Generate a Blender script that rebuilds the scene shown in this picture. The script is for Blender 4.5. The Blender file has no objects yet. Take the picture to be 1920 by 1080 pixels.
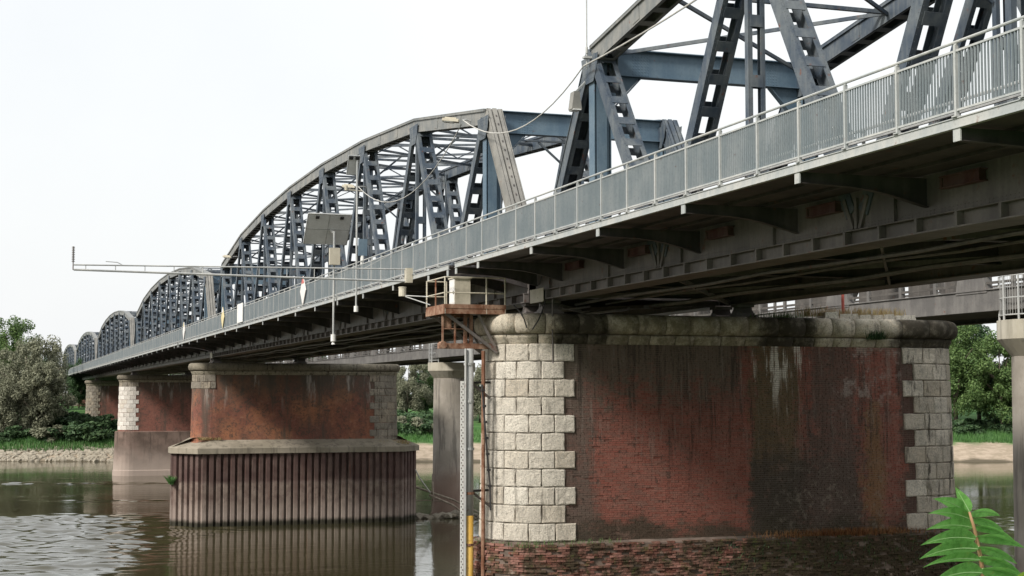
import bpy, math, random
from mathutils import Vector, Matrix
import numpy as np

# ------------------------------------------------------------------ camera, sky, sun, exposure
scene = bpy.context.scene
col = scene.collection
W = 9.8                                  # eye height above the river (z = 0 is the water)
ALPHA = math.atan(960 / 2850)            # bridge runs along +Y; the view turns this much to the right of it
PITCH = math.atan(200 / 2850)
CA, SA = math.cos(ALPHA), math.sin(ALPHA)

cam_d = bpy.data.cameras.new('camera')
cam = bpy.data.objects.new('camera', cam_d); col.objects.link(cam)
cam.location = (0, 0, W)
cam.rotation_euler = (math.pi / 2 + PITCH, 0, -ALPHA)
cam_d.sensor_width = 36; cam_d.lens = 2850 / 1920 * 36
cam_d.clip_start = 0.1; cam_d.clip_end = 6000
scene.camera = cam

SUN_EL, SUN_AZ = math.radians(40), math.radians(-114)   # azimuth measured from +Y towards +X
sun_dir = Vector((math.sin(SUN_AZ) * math.cos(SUN_EL), math.cos(SUN_AZ) * math.cos(SUN_EL), math.sin(SUN_EL)))
world = bpy.data.worlds.new('World'); scene.world = world; world.use_nodes = True
wn = world.node_tree; wn.nodes.clear()
w_out = wn.nodes.new('ShaderNodeOutputWorld')
w_mix = wn.nodes.new('ShaderNodeMixShader'); w_mix.inputs[0].default_value = 0.8
w_sky = wn.nodes.new('ShaderNodeTexSky'); w_sky.sky_type = 'NISHITA'; w_sky.sun_disc = False
w_sky.sun_elevation = SUN_EL; w_sky.sun_rotation = SUN_AZ; w_sky.air_density = 1.5; w_sky.dust_density = 4.0
w_b1 = wn.nodes.new('ShaderNodeBackground'); w_b1.inputs[1].default_value = 0.05
w_b2 = wn.nodes.new('ShaderNodeBackground'); w_b2.inputs[0].default_value = (0.96, 0.98, 1.0, 1); w_b2.inputs[1].default_value = 0.62
w_tc = wn.nodes.new('ShaderNodeTexCoord'); w_ns = wn.nodes.new('ShaderNodeTexNoise'); w_ns.inputs['Scale'].default_value = 2.2; w_ns.inputs['Detail'].default_value = 6
w_cr = wn.nodes.new('ShaderNodeValToRGB'); w_cr.color_ramp.elements[0].position = 0.30; w_cr.color_ramp.elements[0].color = (0.88, 0.90, 0.92, 1); w_cr.color_ramp.elements[1].position = 0.62; w_cr.color_ramp.elements[1].color = (0.99, 1.0, 1.0, 1)
wn.links.new(w_tc.outputs['Generated'], w_ns.inputs['Vector']); wn.links.new(w_ns.outputs[0], w_cr.inputs[0]); wn.links.new(w_cr.outputs[0], w_b2.inputs[0])   # thin even cloud over the whole sky
wn.links.new(w_sky.outputs[0], w_b1.inputs[0])
wn.links.new(w_b1.outputs[0], w_mix.inputs[1]); wn.links.new(w_b2.outputs[0], w_mix.inputs[2])
wn.links.new(w_mix.outputs[0], w_out.inputs[0])

sun_l = bpy.data.lights.new('sun', 'SUN'); sun_l.energy = 2.2; sun_l.angle = math.radians(12); sun_l.color = (1, 0.95, 0.88)
sun_o = bpy.data.objects.new('sun', sun_l); col.objects.link(sun_o)
sun_o.rotation_euler = sun_dir.to_track_quat('Z', 'Y').to_euler()
sun_o.location = sun_dir * 100

vs = scene.view_settings
vs.view_transform = 'Standard'; vs.look = 'None'; vs.exposure = 1.0; vs.gamma = 1.0; vs.use_curve_mapping = False
scene.cycles.use_denoising = True
scene.cycles.max_bounces = 8
scene.cycles.caustics_reflective = False; scene.cycles.caustics_refractive = False

rng = random.Random(7)
nrng = np.random.default_rng(11)

# ------------------------------------------------------------------ helpers
def P(v, t, r): return Vector((v, t, r + W))             # across, along the bridge, height relative to the eye
def G(xc, z, h=0.0): return Vector((xc * CA + z * SA, z * CA - xc * SA, h))   # right of the view axis, distance ahead, height over water
ORG = {}

def tag(o, label=None, cat=None, group=None, kind=None):
    if label: o['label'] = label
    if cat: o['category'] = cat
    if group: o['group'] = group
    if kind: o['kind'] = kind
    return o

def thing(name, label, cat, loc, group=None):
    o = bpy.data.objects.new(name, None); col.objects.link(o)
    o.location = loc; o.empty_display_size = 0.3; ORG[o.name] = Vector(loc)
    return tag(o, label, cat, group)

def put(name, me, parent, loc, rot=None, scale=None):    # an object that shares mesh data, placed in world coordinates
    o = bpy.data.objects.new(name, me); col.objects.link(o)
    if parent is not None:
        o.parent = parent; o.location = Vector(loc) - ORG[parent.name]
    else: o.location = loc
    if rot is not None:
        o.rotation_mode = 'QUATERNION'; o.rotation_quaternion = rot
    if scale is not None: o.scale = scale
    return o

class MB:
    def __init__(s): s.v = []; s.f = []
    def add(s, vs, fs):
        b = len(s.v); s.v.extend(tuple(p) for p in vs); s.f.extend(tuple(i + b for i in f) for f in fs); return s
    def box(s, a, b):
        x0, y0, z0 = [min(p, q) for p, q in zip(a, b)]; x1, y1, z1 = [max(p, q) for p, q in zip(a, b)]
        return s.add([(x0,y0,z0),(x1,y0,z0),(x1,y1,z0),(x0,y1,z0),(x0,y0,z1),(x1,y0,z1),(x1,y1,z1),(x0,y1,z1)],
              [(0,3,2,1),(4,5,6,7),(0,1,5,4),(1,2,6,5),(2,3,7,6),(3,0,4,7)])
    def beam(s, p0, p1, w, h, side=(1,0,0), off=(0,0)):   # w along side, h along the other normal
        p0, p1 = Vector(p0), Vector(p1); d = (p1 - p0).normalized(); sd = Vector(side)
        sd = sd - d * sd.dot(d)
        if sd.length < 1e-5: sd = d.orthogonal()
        sd.normalize(); u = d.cross(sd)
        o = sd * off[0] + u * off[1]; vs = []
        for p in (p0 + o, p1 + o):
            for a, b in ((-1,-1),(1,-1),(1,1),(-1,1)): vs.append(p + sd * (a * w / 2) + u * (b * h / 2))
        return s.add(vs, [(3,2,1,0),(4,5,6,7),(0,1,5,4),(1,2,6,5),(2,3,7,6),(3,0,4,7)])
    def tube(s, pts, r, n=8, cap=True):
        pts = [Vector(p) for p in pts]; m = len(pts)
        rs = r if isinstance(r, (list, tuple)) else [r] * m
        d0 = (pts[1] - pts[0]).normalized(); u = d0.orthogonal().normalized(); vs = []
        for i, p in enumerate(pts):
            d = (pts[min(i + 1, m - 1)] - pts[max(i - 1, 0)]).normalized()
            u = (u - d * u.dot(d)).normalized(); w = d.cross(u)
            for k in range(n):
                a = 2 * math.pi * k / n; vs.append(p + (u * math.cos(a) + w * math.sin(a)) * rs[i])
        fs = [(i*n+k, i*n+(k+1)%n, (i+1)*n+(k+1)%n, (i+1)*n+k) for i in range(m-1) for k in range(n)]
        if cap: fs += [tuple(range(n-1,-1,-1)), tuple((m-1)*n+k for k in range(n))]
        return s.add(vs, fs)
    def prism(s, poly, ext):
        poly = [Vector(p) for p in poly]; e = Vector(ext); n = len(poly)
        return s.add(poly + [p + e for p in poly],
              [tuple(range(n-1,-1,-1)), tuple(range(n,2*n))] + [(k,(k+1)%n,n+(k+1)%n,n+k) for k in range(n)])
    def mesh(s, name, mat, org=(0,0,0), smooth=False):
        o = Vector(org); me = bpy.data.meshes.new(name)
        me.from_pydata([(a-o.x, b-o.y, c-o.z) for a, b, c in s.v], [], s.f)
        me.materials.append(mat)
        if smooth: me.polygons.foreach_set('use_smooth', [True] * len(me.polygons))
        me.update(); return me
    def build(s, name, mat, parent=None, smooth=False, org=None):
        if parent is not None: org = ORG[parent.name]
        elif org is None: org = Vector((0,0,0))
        ob = bpy.data.objects.new(name, s.mesh(name, mat, org, smooth)); col.objects.link(ob)
        if parent is not None: ob.parent = parent; ORG[ob.name] = Vector(org)
        else: ob.location = org; ORG[ob.name] = Vector(org)
        if parent is not None and parent.type == 'MESH': pass
        return ob

def solo(mb, name, mat, label, cat, group=None, kind=None, smooth=False, org=None):
    if org is None:
        a = np.array(mb.v); org = Vector(((a[:,0].min()+a[:,0].max())/2, (a[:,1].min()+a[:,1].max())/2, a[:,2].min()))
    return tag(mb.build(name, mat, None, smooth, org), label, cat, group, kind)

def structure(mb, name, mat, smooth=False):
    return tag(mb.build(name, mat, None, smooth), kind='structure')

# ------------------------------------------------------------------ materials
class NT:
    def __init__(s, name, rough=0.7, spec=0.3, metallic=0.0):
        s.m = bpy.data.materials.new(name); s.m.use_nodes = True; s.t = s.m.node_tree
        s.b = s.t.nodes['Principled BSDF']; s.b.inputs['Roughness'].default_value = rough
        s.b.inputs['Specular IOR Level'].default_value = spec; s.b.inputs['Metallic'].default_value = metallic
        s.geo = s.t.nodes.new('ShaderNodeNewGeometry'); s.pos = s.geo.outputs['Position']; s.isl = s.geo.outputs['Random Per Island']
    def lk(s, a, sock):
        if hasattr(a, 'links'): s.t.links.new(a, sock)
        else: sock.default_value = a
    def math(s, op, a, b=0.0, c=0.0, clamp=False):
        n = s.t.nodes.new('ShaderNodeMath'); n.operation = op; n.use_clamp = clamp
        s.lk(a, n.inputs[0]); s.lk(b, n.inputs[1]); s.lk(c, n.inputs[2]); return n.outputs[0]
    def scale(s, v, sc):
        n = s.t.nodes.new('ShaderNodeVectorMath'); n.operation = 'MULTIPLY'; s.lk(v, n.inputs[0]); n.inputs[1].default_value = sc; return n.outputs[0]
    def noise(s, scale=1.0, detail=4, rough=0.55, vec=None, stretch=None):
        v = vec if vec is not None else s.pos
        if stretch: v = s.scale(v, stretch)
        n = s.t.nodes.new('ShaderNodeTexNoise'); s.lk(v, n.inputs['Vector']); n.inputs['Scale'].default_value = scale
        n.inputs['Detail'].default_value = detail; n.inputs['Roughness'].default_value = rough; return n.outputs[0]
    def ramp(s, x, a, b, lo=0.0, hi=1.0):                  # smooth step from a to b
        n = s.t.nodes.new('ShaderNodeMapRange'); n.interpolation_type = 'SMOOTHSTEP'
        s.lk(x, n.inputs[0]); n.inputs[1].default_value = a; n.inputs[2].default_value = b; n.inputs[3].default_value = lo; n.inputs[4].default_value = hi
        return n.outputs[0]
    def mix(s, f, a, b, mode='MIX'):
        n = s.t.nodes.new('ShaderNodeMix'); n.data_type = 'RGBA'; n.blend_type = mode
        s.lk(f, n.inputs[0])
        for q, k in ((a, 6), (b, 7)):
            if hasattr(q, 'links'): s.t.links.new(q, n.inputs[k])
            else: n.inputs[k].default_value = (*q, 1)
        return n.outputs[2]
    def xyz(s, v=None):
        n = s.t.nodes.new('ShaderNodeSeparateXYZ'); s.lk(v if v is not None else s.pos, n.inputs[0]); return n.outputs
    def objrand(s):
        return s.t.nodes.new('ShaderNodeObjectInfo').outputs['Random']
    def bump(s, h, strength=0.3, dist=0.02):
        n = s.t.nodes.new('ShaderNodeBump'); n.inputs['Strength'].default_value = strength; n.inputs['Distance'].default_value = dist
        s.lk(h, n.inputs['Height']); s.t.links.new(n.outputs[0], s.b.inputs['Normal']); return n
    def color(s, c): 
        if hasattr(c, 'links'): s.t.links.new(c, s.b.inputs['Base Color'])
        else: s.b.inputs['Base Color'].default_value = (*c, 1)
        return s.m

def paint(name, c1, c2, rust=0.0, rough=0.55, sc=1.2, rustc=(0.16,0.05,0.02), streak=0.4):
    n = NT(name, rough, 0.35)
    a = n.noise(sc, 5); st = n.noise(1.0, 4, 0.6, stretch=(5, 5, 0.5))
    f = n.ramp(n.math('MULTIPLY_ADD', a, 1 - streak, n.math('MULTIPLY', st, streak)), 0.38, 0.64)
    c = n.mix(f, c1, c2)
    fine = n.noise(14, 4)
    c = n.mix(n.ramp(fine, 0.45, 0.75, 0, 0.25), c, tuple(q * 0.55 for q in c1))
    if rust > 0:
        rn = n.math('ADD', n.math('MULTIPLY', n.noise(3.5, 6, 0.65), 0.7), n.math('MULTIPLY', st, 0.3))
        c = n.mix(n.ramp(rn, 0.62 - 0.2 * rust, 0.70 - 0.1 * rust, 0, 0.9), c, rustc)
    n.bump(fine, 0.15, 0.01)
    return n.color(c)

M_TRUSS = paint('truss_paint', (0.045,0.063,0.088), (0.130,0.146,0.155), 0.14)
M_CHORD = paint('chord_paint', (0.15,0.16,0.16), (0.25,0.245,0.225), 0.1)
M_BLUE = paint('blue_paint', (0.085,0.135,0.185), (0.13,0.185,0.23), 0.05)
M_ENDP = paint('end_post_paint', (0.20,0.195,0.18), (0.27,0.26,0.235), 0.1, streak=0.0)
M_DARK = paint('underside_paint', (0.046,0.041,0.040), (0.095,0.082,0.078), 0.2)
M_GIRD = paint('girder_paint', (0.115,0.102,0.095), (0.19,0.168,0.155), 0.22)
M_RAIL = paint('railing_grey', (0.34,0.36,0.36), (0.46,0.46,0.44), 0.04, 0.5)
M_PANEL = paint('baluster_grey', (0.24,0.28,0.298), (0.32,0.35,0.362), 0.05, 0.5)
M_FASC = paint('fascia_grey', (0.33,0.35,0.35), (0.43,0.43,0.41), 0.08, 0.55)
M_REDP = paint('red_lead', (0.085,0.030,0.028), (0.15,0.095,0.088), 0.35)
M_RUST = paint('rusted_steel', (0.17,0.075,0.042), (0.36,0.23,0.16), 0.6, 0.85, 3, (0.12,0.035,0.012))
M_GALV = paint('galvanised', (0.34,0.35,0.35), (0.48,0.48,0.46), 0.03, 0.45)
M_WHITE = paint('white_enamel', (0.70,0.69,0.66), (0.80,0.79,0.76), 0.02, 0.5)
M_BEIGE = paint('beige_enamel', (0.45,0.41,0.32), (0.56,0.52,0.42), 0.08, 0.55)
M_RAILB = paint('railway_grey', (0.115,0.11,0.106), (0.18,0.172,0.162), 0.12, 0.7)
M_RBDK = paint('railway_dark', (0.07,0.065,0.06), (0.12,0.11,0.10), 0.1, 0.8)
M_CABLE = paint('cable_sheath', (0.42,0.41,0.38), (0.52,0.51,0.48), 0.0, 0.6)
M_BLACK = paint('black_rubber', (0.025,0.025,0.025), (0.05,0.045,0.045), 0.0, 0.7)
M_SOLARB = paint('panel_back', (0.58,0.58,0.57), (0.66,0.66,0.65), 0.0, 0.6)
M_CELL = paint('solar_cell', (0.02,0.025,0.05), (0.03,0.04,0.07), 0.0, 0.2)
M_YELLOW = paint('yellow_paint', (0.50,0.29,0.05), (0.62,0.40,0.10), 0.3, 0.6)
M_WOOD = paint('driftwood', (0.22,0.18,0.14), (0.36,0.31,0.25), 0.0, 0.9, 4)

def m_stone(name, c1, c2, dark=0.5, moss=0.3, zones=None, bd=0.07):
    n = NT(name, 0.92, 0.15)
    r = n.objrand()
    if zones: r = n.noise(0.8, 4)
    c = n.mix(n.math('MULTIPLY', r, 1.0), c1, c2)
    c = n.mix(n.ramp(n.math('FRACT', n.math('MULTIPLY', r, 7.3)), 0.5, 1.0, 0, 0.35), c, (0.50,0.40,0.28) if c1[0] > 0.3 else c1)
    c = n.mix(n.ramp(n.noise(2.6, 8, 0.72), 0.46, 0.66, 0, dark), c, tuple(q * 0.38 for q in c1))
    c = n.mix(n.ramp(n.noise(20, 4, 0.75), 0.50, 0.60, 0, 0.7), c, tuple(q * 0.45 for q in c1))
    c = n.mix(n.ramp(n.noise(34, 3, 0.7), 0.56, 0.66, 0, 0.4), c, tuple(min(1, q * 1.35) for q in c1))
    st = n.noise(2.4, 7, 0.72, stretch=(2.2, 2.2, 0.30))
    c = n.mix(n.ramp(st, 0.53, 0.66, 0, min(1, dark * 1.6)), c, (0.075,0.066,0.053))
    c = n.mix(n.ramp(n.noise(1.5, 6, 0.7), 0.58, 0.70, 0, moss), c, (0.13,0.12,0.045))
    if zones:
        v = n.math('ADD', n.xyz()[0], n.math('MULTIPLY_ADD', n.noise(1.4, 7, 0.72), 1.6, -0.8))
        f = n.noise(3.0, 6, 0.7)
        m = n.math('MULTIPLY', n.ramp(v, 15.2, 15.7), n.ramp(v, 17.6, 16.9))
        m = n.math('MAXIMUM', m, n.ramp(v, 26.7, 27.4)); m = n.math('MAXIMUM', m, n.math('MULTIPLY', n.ramp(v, 21.8, 22.4), n.ramp(v, 24.5, 23.9)))
        c = n.mix(n.math('MULTIPLY', m, n.ramp(f, 0.30, 0.55, 0.75, 1.0)), c, (0.060,0.052,0.040))
        mid = n.math('MULTIPLY', n.ramp(v, 16.9, 17.6), n.ramp(v, 22.6, 21.6))
        c = n.mix(n.math('MULTIPLY', mid, n.ramp(f, 0.36, 0.60, 0.10, 0.75)), c, (0.17,0.145,0.095))
    n.bump(n.math('ADD', n.noise(9, 7, 0.78), n.math('MULTIPLY', n.noise(38, 3, 0.7), 0.5)), 1.0, bd)
    return n.color(c)
M_STONE = m_stone('limestone', (0.80,0.745,0.65), (0.64,0.58,0.49), 0.28, 0.08)
M_STONE_W = m_stone('white_limestone', (0.78,0.74,0.68), (0.66,0.61,0.55), 0.15, 0.05)
M_STONE_D = m_stone('weathered_stone', (0.38,0.34,0.28), (0.24,0.215,0.18), 0.75, 0.3)
M_CORN = m_stone('cornice_stone', (0.40,0.36,0.28), (0.16,0.14,0.11), 0.9, 0.5)
M_CORNZ = m_stone('stained_cornice', (0.62,0.56,0.46), (0.50,0.45,0.36), 0.4, 0.3, True, 0.03)

def m_brick(name, kind):
    n = NT(name, 0.92, 0.15)
    p = n.xyz(); v, t, z = p[0], p[1], p[2]
    red = n.mix(n.isl if kind == 'near' else n.noise(6, 3), (0.225,0.080,0.060), (0.295,0.125,0.096))
    if kind == 'orange': red = n.mix(n.ramp(n.noise(0.5, 4), 0.35, 0.65), (0.20,0.075,0.055), (0.36,0.15,0.078))
    big = n.noise(0.45, 5, 0.6); stv = n.noise(0.9, 6, 0.62, stretch=(1.0, 1.0, 0.16)); fin = n.noise(5, 5, 0.7)
    wob = n.math('MULTIPLY_ADD', n.noise(1.1, 8, 0.72), 3.2, -1.6)
    c = n.mix(n.ramp(big, 0.42, 0.68, 0, 0.55), red, (0.13,0.075,0.06))
    c = n.mix(n.ramp(n.math('MULTIPLY_ADD', fin, 0.5, n.math('MULTIPLY', n.isl, 0.5)), 0.50, 0.74, 0, 0.4), c, (0.09,0.055,0.045))
    if kind == 'near':
        g1 = n.noise(11, 4, 0.75); sk = n.noise(3.2, 6, 0.7, stretch=(1, 1, 0.09)); sk2 = n.noise(1.1, 7, 0.7, stretch=(1, 1, 0.22))
        nf = n.noise(2.2, 10, 0.82)
        grain = n.math('ADD', n.math('MULTIPLY', g1, 0.60), n.math('MULTIPLY', n.isl, 0.20))
        vw = n.math('ADD', n.math('ADD', v, n.math('MULTIPLY', wob, 0.35)), n.math('MULTIPLY_ADD', n.noise(4.0, 8, 0.8, stretch=(1, 1, 0.35)), 1.4, -0.7))
        zt = n.math('ADD', z, n.math('MULTIPLY', wob, 0.9))
        def wash(mask, colr, lo, hi, amount):      # a stain that breaks up brick by brick
            e = n.math('ADD', n.math('MULTIPLY', mask, 0.55), n.math('ADD', n.math('MULTIPLY', nf, 0.85), n.math('ADD', n.math('MULTIPLY', sk, 0.25), n.math('MULTIPLY', n.isl, 0.10))))
            return n.mix(n.ramp(e, lo, hi, 0, amount), c, colr)
        # pale salt bloom scattered over the red
        c = n.mix(n.ramp(n.math('MULTIPLY_ADD', sk2, 0.6, n.math('MULTIPLY', grain, 0.5)), 0.46, 0.68, 0, 0.30), c, (0.20,0.13,0.105))
        # grey lime band beside the left quoins and below the cornice
        c = wash(n.ramp(vw, 17.6, 16.3), (0.125,0.100,0.083), 0.82, 1.16, 0.85)
        c = wash(n.math('MULTIPLY', n.ramp(zt, 8.6, 11.0), n.ramp(vw, 22.5, 21.0)), (0.135,0.112,0.088), 0.74, 1.10, 0.9)
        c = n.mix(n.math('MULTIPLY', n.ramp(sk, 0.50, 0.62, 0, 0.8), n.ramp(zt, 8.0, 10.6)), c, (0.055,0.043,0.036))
        # olive and black algae bays
        c = wash(n.math('MULTIPLY', n.ramp(vw, 21.4, 22.4), n.ramp(vw, 24.3, 23.3)), (0.12,0.098,0.055), 0.80, 1.15, 0.85)
        c = wash(n.math('MULTIPLY', n.math('MULTIPLY', n.ramp(vw, 21.4, 22.3), n.ramp(vw, 26.6, 25.4)), n.ramp(zt, 9.2, 6.6, 0.35, 1.0)), (0.062,0.053,0.045), 0.76, 1.10, 0.90)
        c = wash(n.math('MULTIPLY', n.ramp(vw, 23.7, 24.3), n.ramp(vw, 26.3, 25.4)), (0.105,0.078,0.066), 0.84, 1.16, 0.75)
        c = wash(n.math('MULTIPLY', n.math('MULTIPLY', n.ramp(vw, 25.6, 26.2), n.ramp(zt, 10.0, 8.8)), n.ramp(vw, 27.0, 26.4)), (0.20,0.122,0.062), 0.80, 1.15, 0.75)
        c = n.mix(n.ramp(n.math('ADD', n.math('MULTIPLY', n.noise(7, 5, 0.75), 0.7), n.math('MULTIPLY', n.isl, 0.15)), 0.50, 0.64, 0, 0.25), c, (0.22,0.16,0.13))
        c = n.mix(n.ramp(n.noise(4.5, 6, 0.75), 0.56, 0.66, 0, 0.75), c, (0.045,0.038,0.032))
        c = n.mix(n.math('MULTIPLY', n.ramp(n.noise(5.0, 6, 0.75, stretch=(1,1,0.06)), 0.54, 0.64, 0, 0.45), n.ramp(zt, 6.5, 9.5)), c, (0.26,0.22,0.19))
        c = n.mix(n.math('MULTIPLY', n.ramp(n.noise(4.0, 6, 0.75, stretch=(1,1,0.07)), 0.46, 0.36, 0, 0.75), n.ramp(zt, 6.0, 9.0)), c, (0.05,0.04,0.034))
        # lime runs below the cornice
        lr = n.math('MULTIPLY', n.math('MULTIPLY', n.ramp(n.noise(2.8, 5, 0.7, stretch=(1,1,0.08)), 0.53, 0.61), n.ramp(zt, 8.6, 10.8)), n.math('MULTIPLY', n.ramp(v, 21.5, 22.3), n.ramp(v, 24.4, 23.7)))
        c = n.mix(lr, c, (0.60,0.56,0.50))
        w2 = n.math('MULTIPLY', n.ramp(n.noise(2.0, 6, 0.7), 0.50, 0.62), n.math('MULTIPLY', n.ramp(zt, 8.8, 10.0), n.ramp(v, 24.5, 25.2)))
        c = n.mix(n.math('MULTIPLY', w2, 0.6), c, (0.36,0.31,0.28))
        c = wash(n.ramp(zt, 6.6, 5.3), (0.055,0.047,0.034), 0.76, 1.08, 0.9)
        c = wash(n.ramp(vw, 27.0, 27.6), (0.085,0.06,0.05), 0.76, 1.08, 0.85)
        c = n.mix(n.math('MULTIPLY', n.ramp(n.noise(3.8, 9, 0.8), 0.52, 0.60, 0, 0.55), n.math('MULTIPLY', n.ramp(vw, 22.2, 23.0), n.ramp(zt, 8.2, 6.6))), c, (0.24,0.21,0.17))
        c = n.mix(n.ramp(nf, 0.47, 0.34, 0, 0.45), c, (0.24,0.15,0.12))
    else:
        mo = n.math('ADD', n.math('MULTIPLY', n.noise(2.2, 8, 0.8), 0.55), n.math('MULTIPLY', n.noise(6, 5, 0.8), 0.45))
        c = n.mix(n.ramp(mo, 0.49, 0.57, 0, 0.85), c, (0.085,0.060,0.048))
        c = n.mix(n.ramp(mo, 0.46, 0.38, 0, 0.55), c, (0.30,0.20,0.15))
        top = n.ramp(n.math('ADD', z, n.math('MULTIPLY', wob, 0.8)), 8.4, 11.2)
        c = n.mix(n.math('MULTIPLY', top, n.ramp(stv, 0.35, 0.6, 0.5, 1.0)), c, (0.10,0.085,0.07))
        c = n.mix(n.ramp(stv, 0.52, 0.66, 0, 0.8), c, (0.085,0.068,0.055))
        c = n.mix(n.math('MULTIPLY', n.ramp(n.noise(1.5, 5, 0.7, stretch=(1,1,0.13)), 0.56, 0.66), n.ramp(z, 8.0, 11.0, 0, 0.7)), c, (0.46,0.42,0.38))
    if kind == 'near':
        n.bump(n.math('ADD', n.noise(30, 4, 0.7), n.noise(6, 4, 0.7)), 0.8, 0.02)
    else:
        bt = n.t.nodes.new('ShaderNodeTexBrick')
        cmb = n.t.nodes.new('ShaderNodeCombineXYZ'); n.lk(n.math('ADD', v, t), cmb.inputs[0]); n.lk(z, cmb.inputs[1])
        n.lk(cmb.outputs[0], bt.inputs['Vector']); bt.inputs['Scale'].default_value = 1.0
        bt.inputs['Brick Width'].default_value = 0.26; bt.inputs['Row Height'].default_value = 0.066; bt.inputs['Mortar Size'].default_value = 0.006
        n.bump(n.math('SUBTRACT', n.math('MULTIPLY', fin, 0.3), bt.outputs['Fac']), 0.6, 0.015)
        c = n.mix(n.math('MULTIPLY', bt.outputs['Fac'], 0.3), c, (0.22,0.19,0.16))
    return n.color(c)
M_BRICK = m_brick('stained_brick', 'near')
M_BRICKFAR = m_brick('old_red_brick', 'far')
M_BRICKOR = m_brick('orange_brick', 'orange')

def m_plinthbrick():
    n = NT('ragged_plinth_brick', 0.95, 0.1)
    c = n.mix(n.isl, (0.15,0.06,0.045), (0.30,0.16,0.13))
    v = n.xyz()[0]
    dk = n.ramp(n.math('ADD', v, n.math('MULTIPLY', n.noise(0.8, 4), 2.0)), 21.0, 24.0, 0.0, 0.16)
    c = n.mix(n.ramp(n.math('ADD', n.noise(1.6, 6, 0.7), dk), 0.42, 0.58, 0.05, 0.92), c, (0.052,0.044,0.028))
    c = n.mix(n.ramp(n.noise(3.5, 6, 0.75), 0.54, 0.64, 0, 0.7), c, (0.075,0.085,0.03))
    c = n.mix(n.ramp(n.noise(2.5, 5, 0.7), 0.60, 0.70, 0, 0.7), c, (0.36,0.28,0.23))
    n.bump(n.noise(16, 5, 0.75), 0.8, 0.03)
    return n.color(c)
M_PLINTH = m_plinthbrick()

def m_mortar():
    n = NT('mortar', 0.95, 0.1)
    c = n.mix(n.ramp(n.noise(1.0, 5), 0.4, 0.65), (0.19,0.145,0.12), (0.085,0.070,0.058))
    return n.color(c)
M_MORTAR = m_mortar()

def m_concrete(name, c1, c2, dark, base=None):
    n = NT(name, 0.9, 0.2)
    c = n.mix(n.ramp(n.noise(0.6, 6, 0.6), 0.38, 0.62), c1, c2)
    c = n.mix(n.ramp(n.noise(1.1, 6, 0.65, stretch=(2.2,2.2,0.22)), 0.50, 0.66, 0, dark), c, tuple(q*0.35 for q in c1))
    if base:
        z = n.math('ADD', n.xyz()[2], n.math('MULTIPLY_ADD', n.noise(0.8, 5), 2.0, -1.0))
        c = n.mix(n.ramp(z, base[0], base[1], 0.8, 0), c, base[2])
    n.bump(n.noise(12, 6, 0.7), 0.4, 0.02)
    return n.color(c)
M_CONC = m_concrete('pier_concrete', (0.34,0.31,0.27), (0.26,0.235,0.20), 0.75, (2.0, 5.0, (0.20,0.13,0.10)))
M_CONCCAP = m_concrete('cap_concrete', (0.46,0.43,0.36), (0.38,0.35,0.28), 0.4)
M_COFCAP = m_concrete('cofferdam_concrete', (0.30,0.265,0.21), (0.22,0.195,0.15), 0.6)
M_PLCONC = m_concrete('washed_plinth', (0.20,0.145,0.12), (0.12,0.088,0.072), 0.85, (0.6, 4.2, (0.40,0.33,0.285)))

def m_pile():
    n = NT('sheet_pile_steel', 0.8, 0.25)
    z = n.xyz()[2]
    zz = n.math('ADD', z, n.math('MULTIPLY_ADD', n.noise(2.0, 4), 0.4, -0.2))
    up = n.mix(n.ramp(n.noise(1.4, 5), 0.35, 0.65), (0.070,0.043,0.038), (0.12,0.084,0.072))
    lo = n.mix(n.ramp(n.noise(1.6, 5), 0.35, 0.65), (0.15,0.112,0.092), (0.25,0.20,0.168))
    c = n.mix(n.ramp(zz, 3.45, 3.1), up, lo)
    c = n.mix(n.math('MULTIPLY', n.objrand(), 0.45), c, (0.10,0.055,0.05))
    c = n.mix(n.ramp(n.noise(3.5, 7, 0.75), 0.50, 0.66, 0, 0.6), c, (0.075,0.05,0.045))
    c = n.mix(n.math('MULTIPLY', n.ramp(zz, 2.2, 0.8), 0.45), c, (0.38,0.32,0.28))
    c = n.mix(n.ramp(n.noise(1.8, 5, 0.7, stretch=(3,3,0.15)), 0.58, 0.70, 0, 0.6), c, (0.17,0.07,0.045))
    c = n.mix(n.ramp(zz, 0.60, 0.20), c, (0.035,0.032,0.022))
    n.bump(n.noise(15, 4), 0.3, 0.02)
    return n.color(c)
M_PILE = m_pile()

def m_leaf(name, a, b, tr=0.25, rough=0.6, vein=False):
    n = NT(name, rough, 0.3)
    f = n.ramp(n.math('ADD', n.math('MULTIPLY', n.noise(0.5, 3), 0.6), n.math('MULTIPLY', n.isl, 0.4)), 0.3, 0.7)
    c = n.mix(f, a, b)
    if vein:
        c = n.mix(n.ramp(n.noise(70, 4, 0.7), 0.42, 0.62, 0, 0.5), c, tuple(q*0.62 for q in a)); c = n.mix(n.ramp(n.noise(26, 4, 0.7), 0.60, 0.70, 0, 0.6), c, (0.30,0.34,0.10)); n.bump(n.noise(120, 3, 0.6), 0.5, 0.002)
    n.color(c)
    td = n.t.nodes.new('ShaderNodeBsdfTranslucent'); n.t.links.new(c, td.inputs[0])
    mx = n.t.nodes.new('ShaderNodeMixShader'); mx.inputs[0].default_value = tr
    out = n.t.nodes['Material Output']
    n.t.links.new(n.b.outputs[0], mx.inputs[1]); n.t.links.new(td.outputs[0], mx.inputs[2]); n.t.links.new(mx.outputs[0], out.inputs[0])
    return n.m
M_WILLOW = m_leaf('willow_leaf', (0.15,0.16,0.105), (0.27,0.275,0.19))
M_GREEN = m_leaf('green_leaf', (0.065,0.12,0.035), (0.14,0.215,0.07))
M_DGREEN = m_leaf('dark_green_leaf', (0.038,0.078,0.035), (0.085,0.145,0.06))
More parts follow.
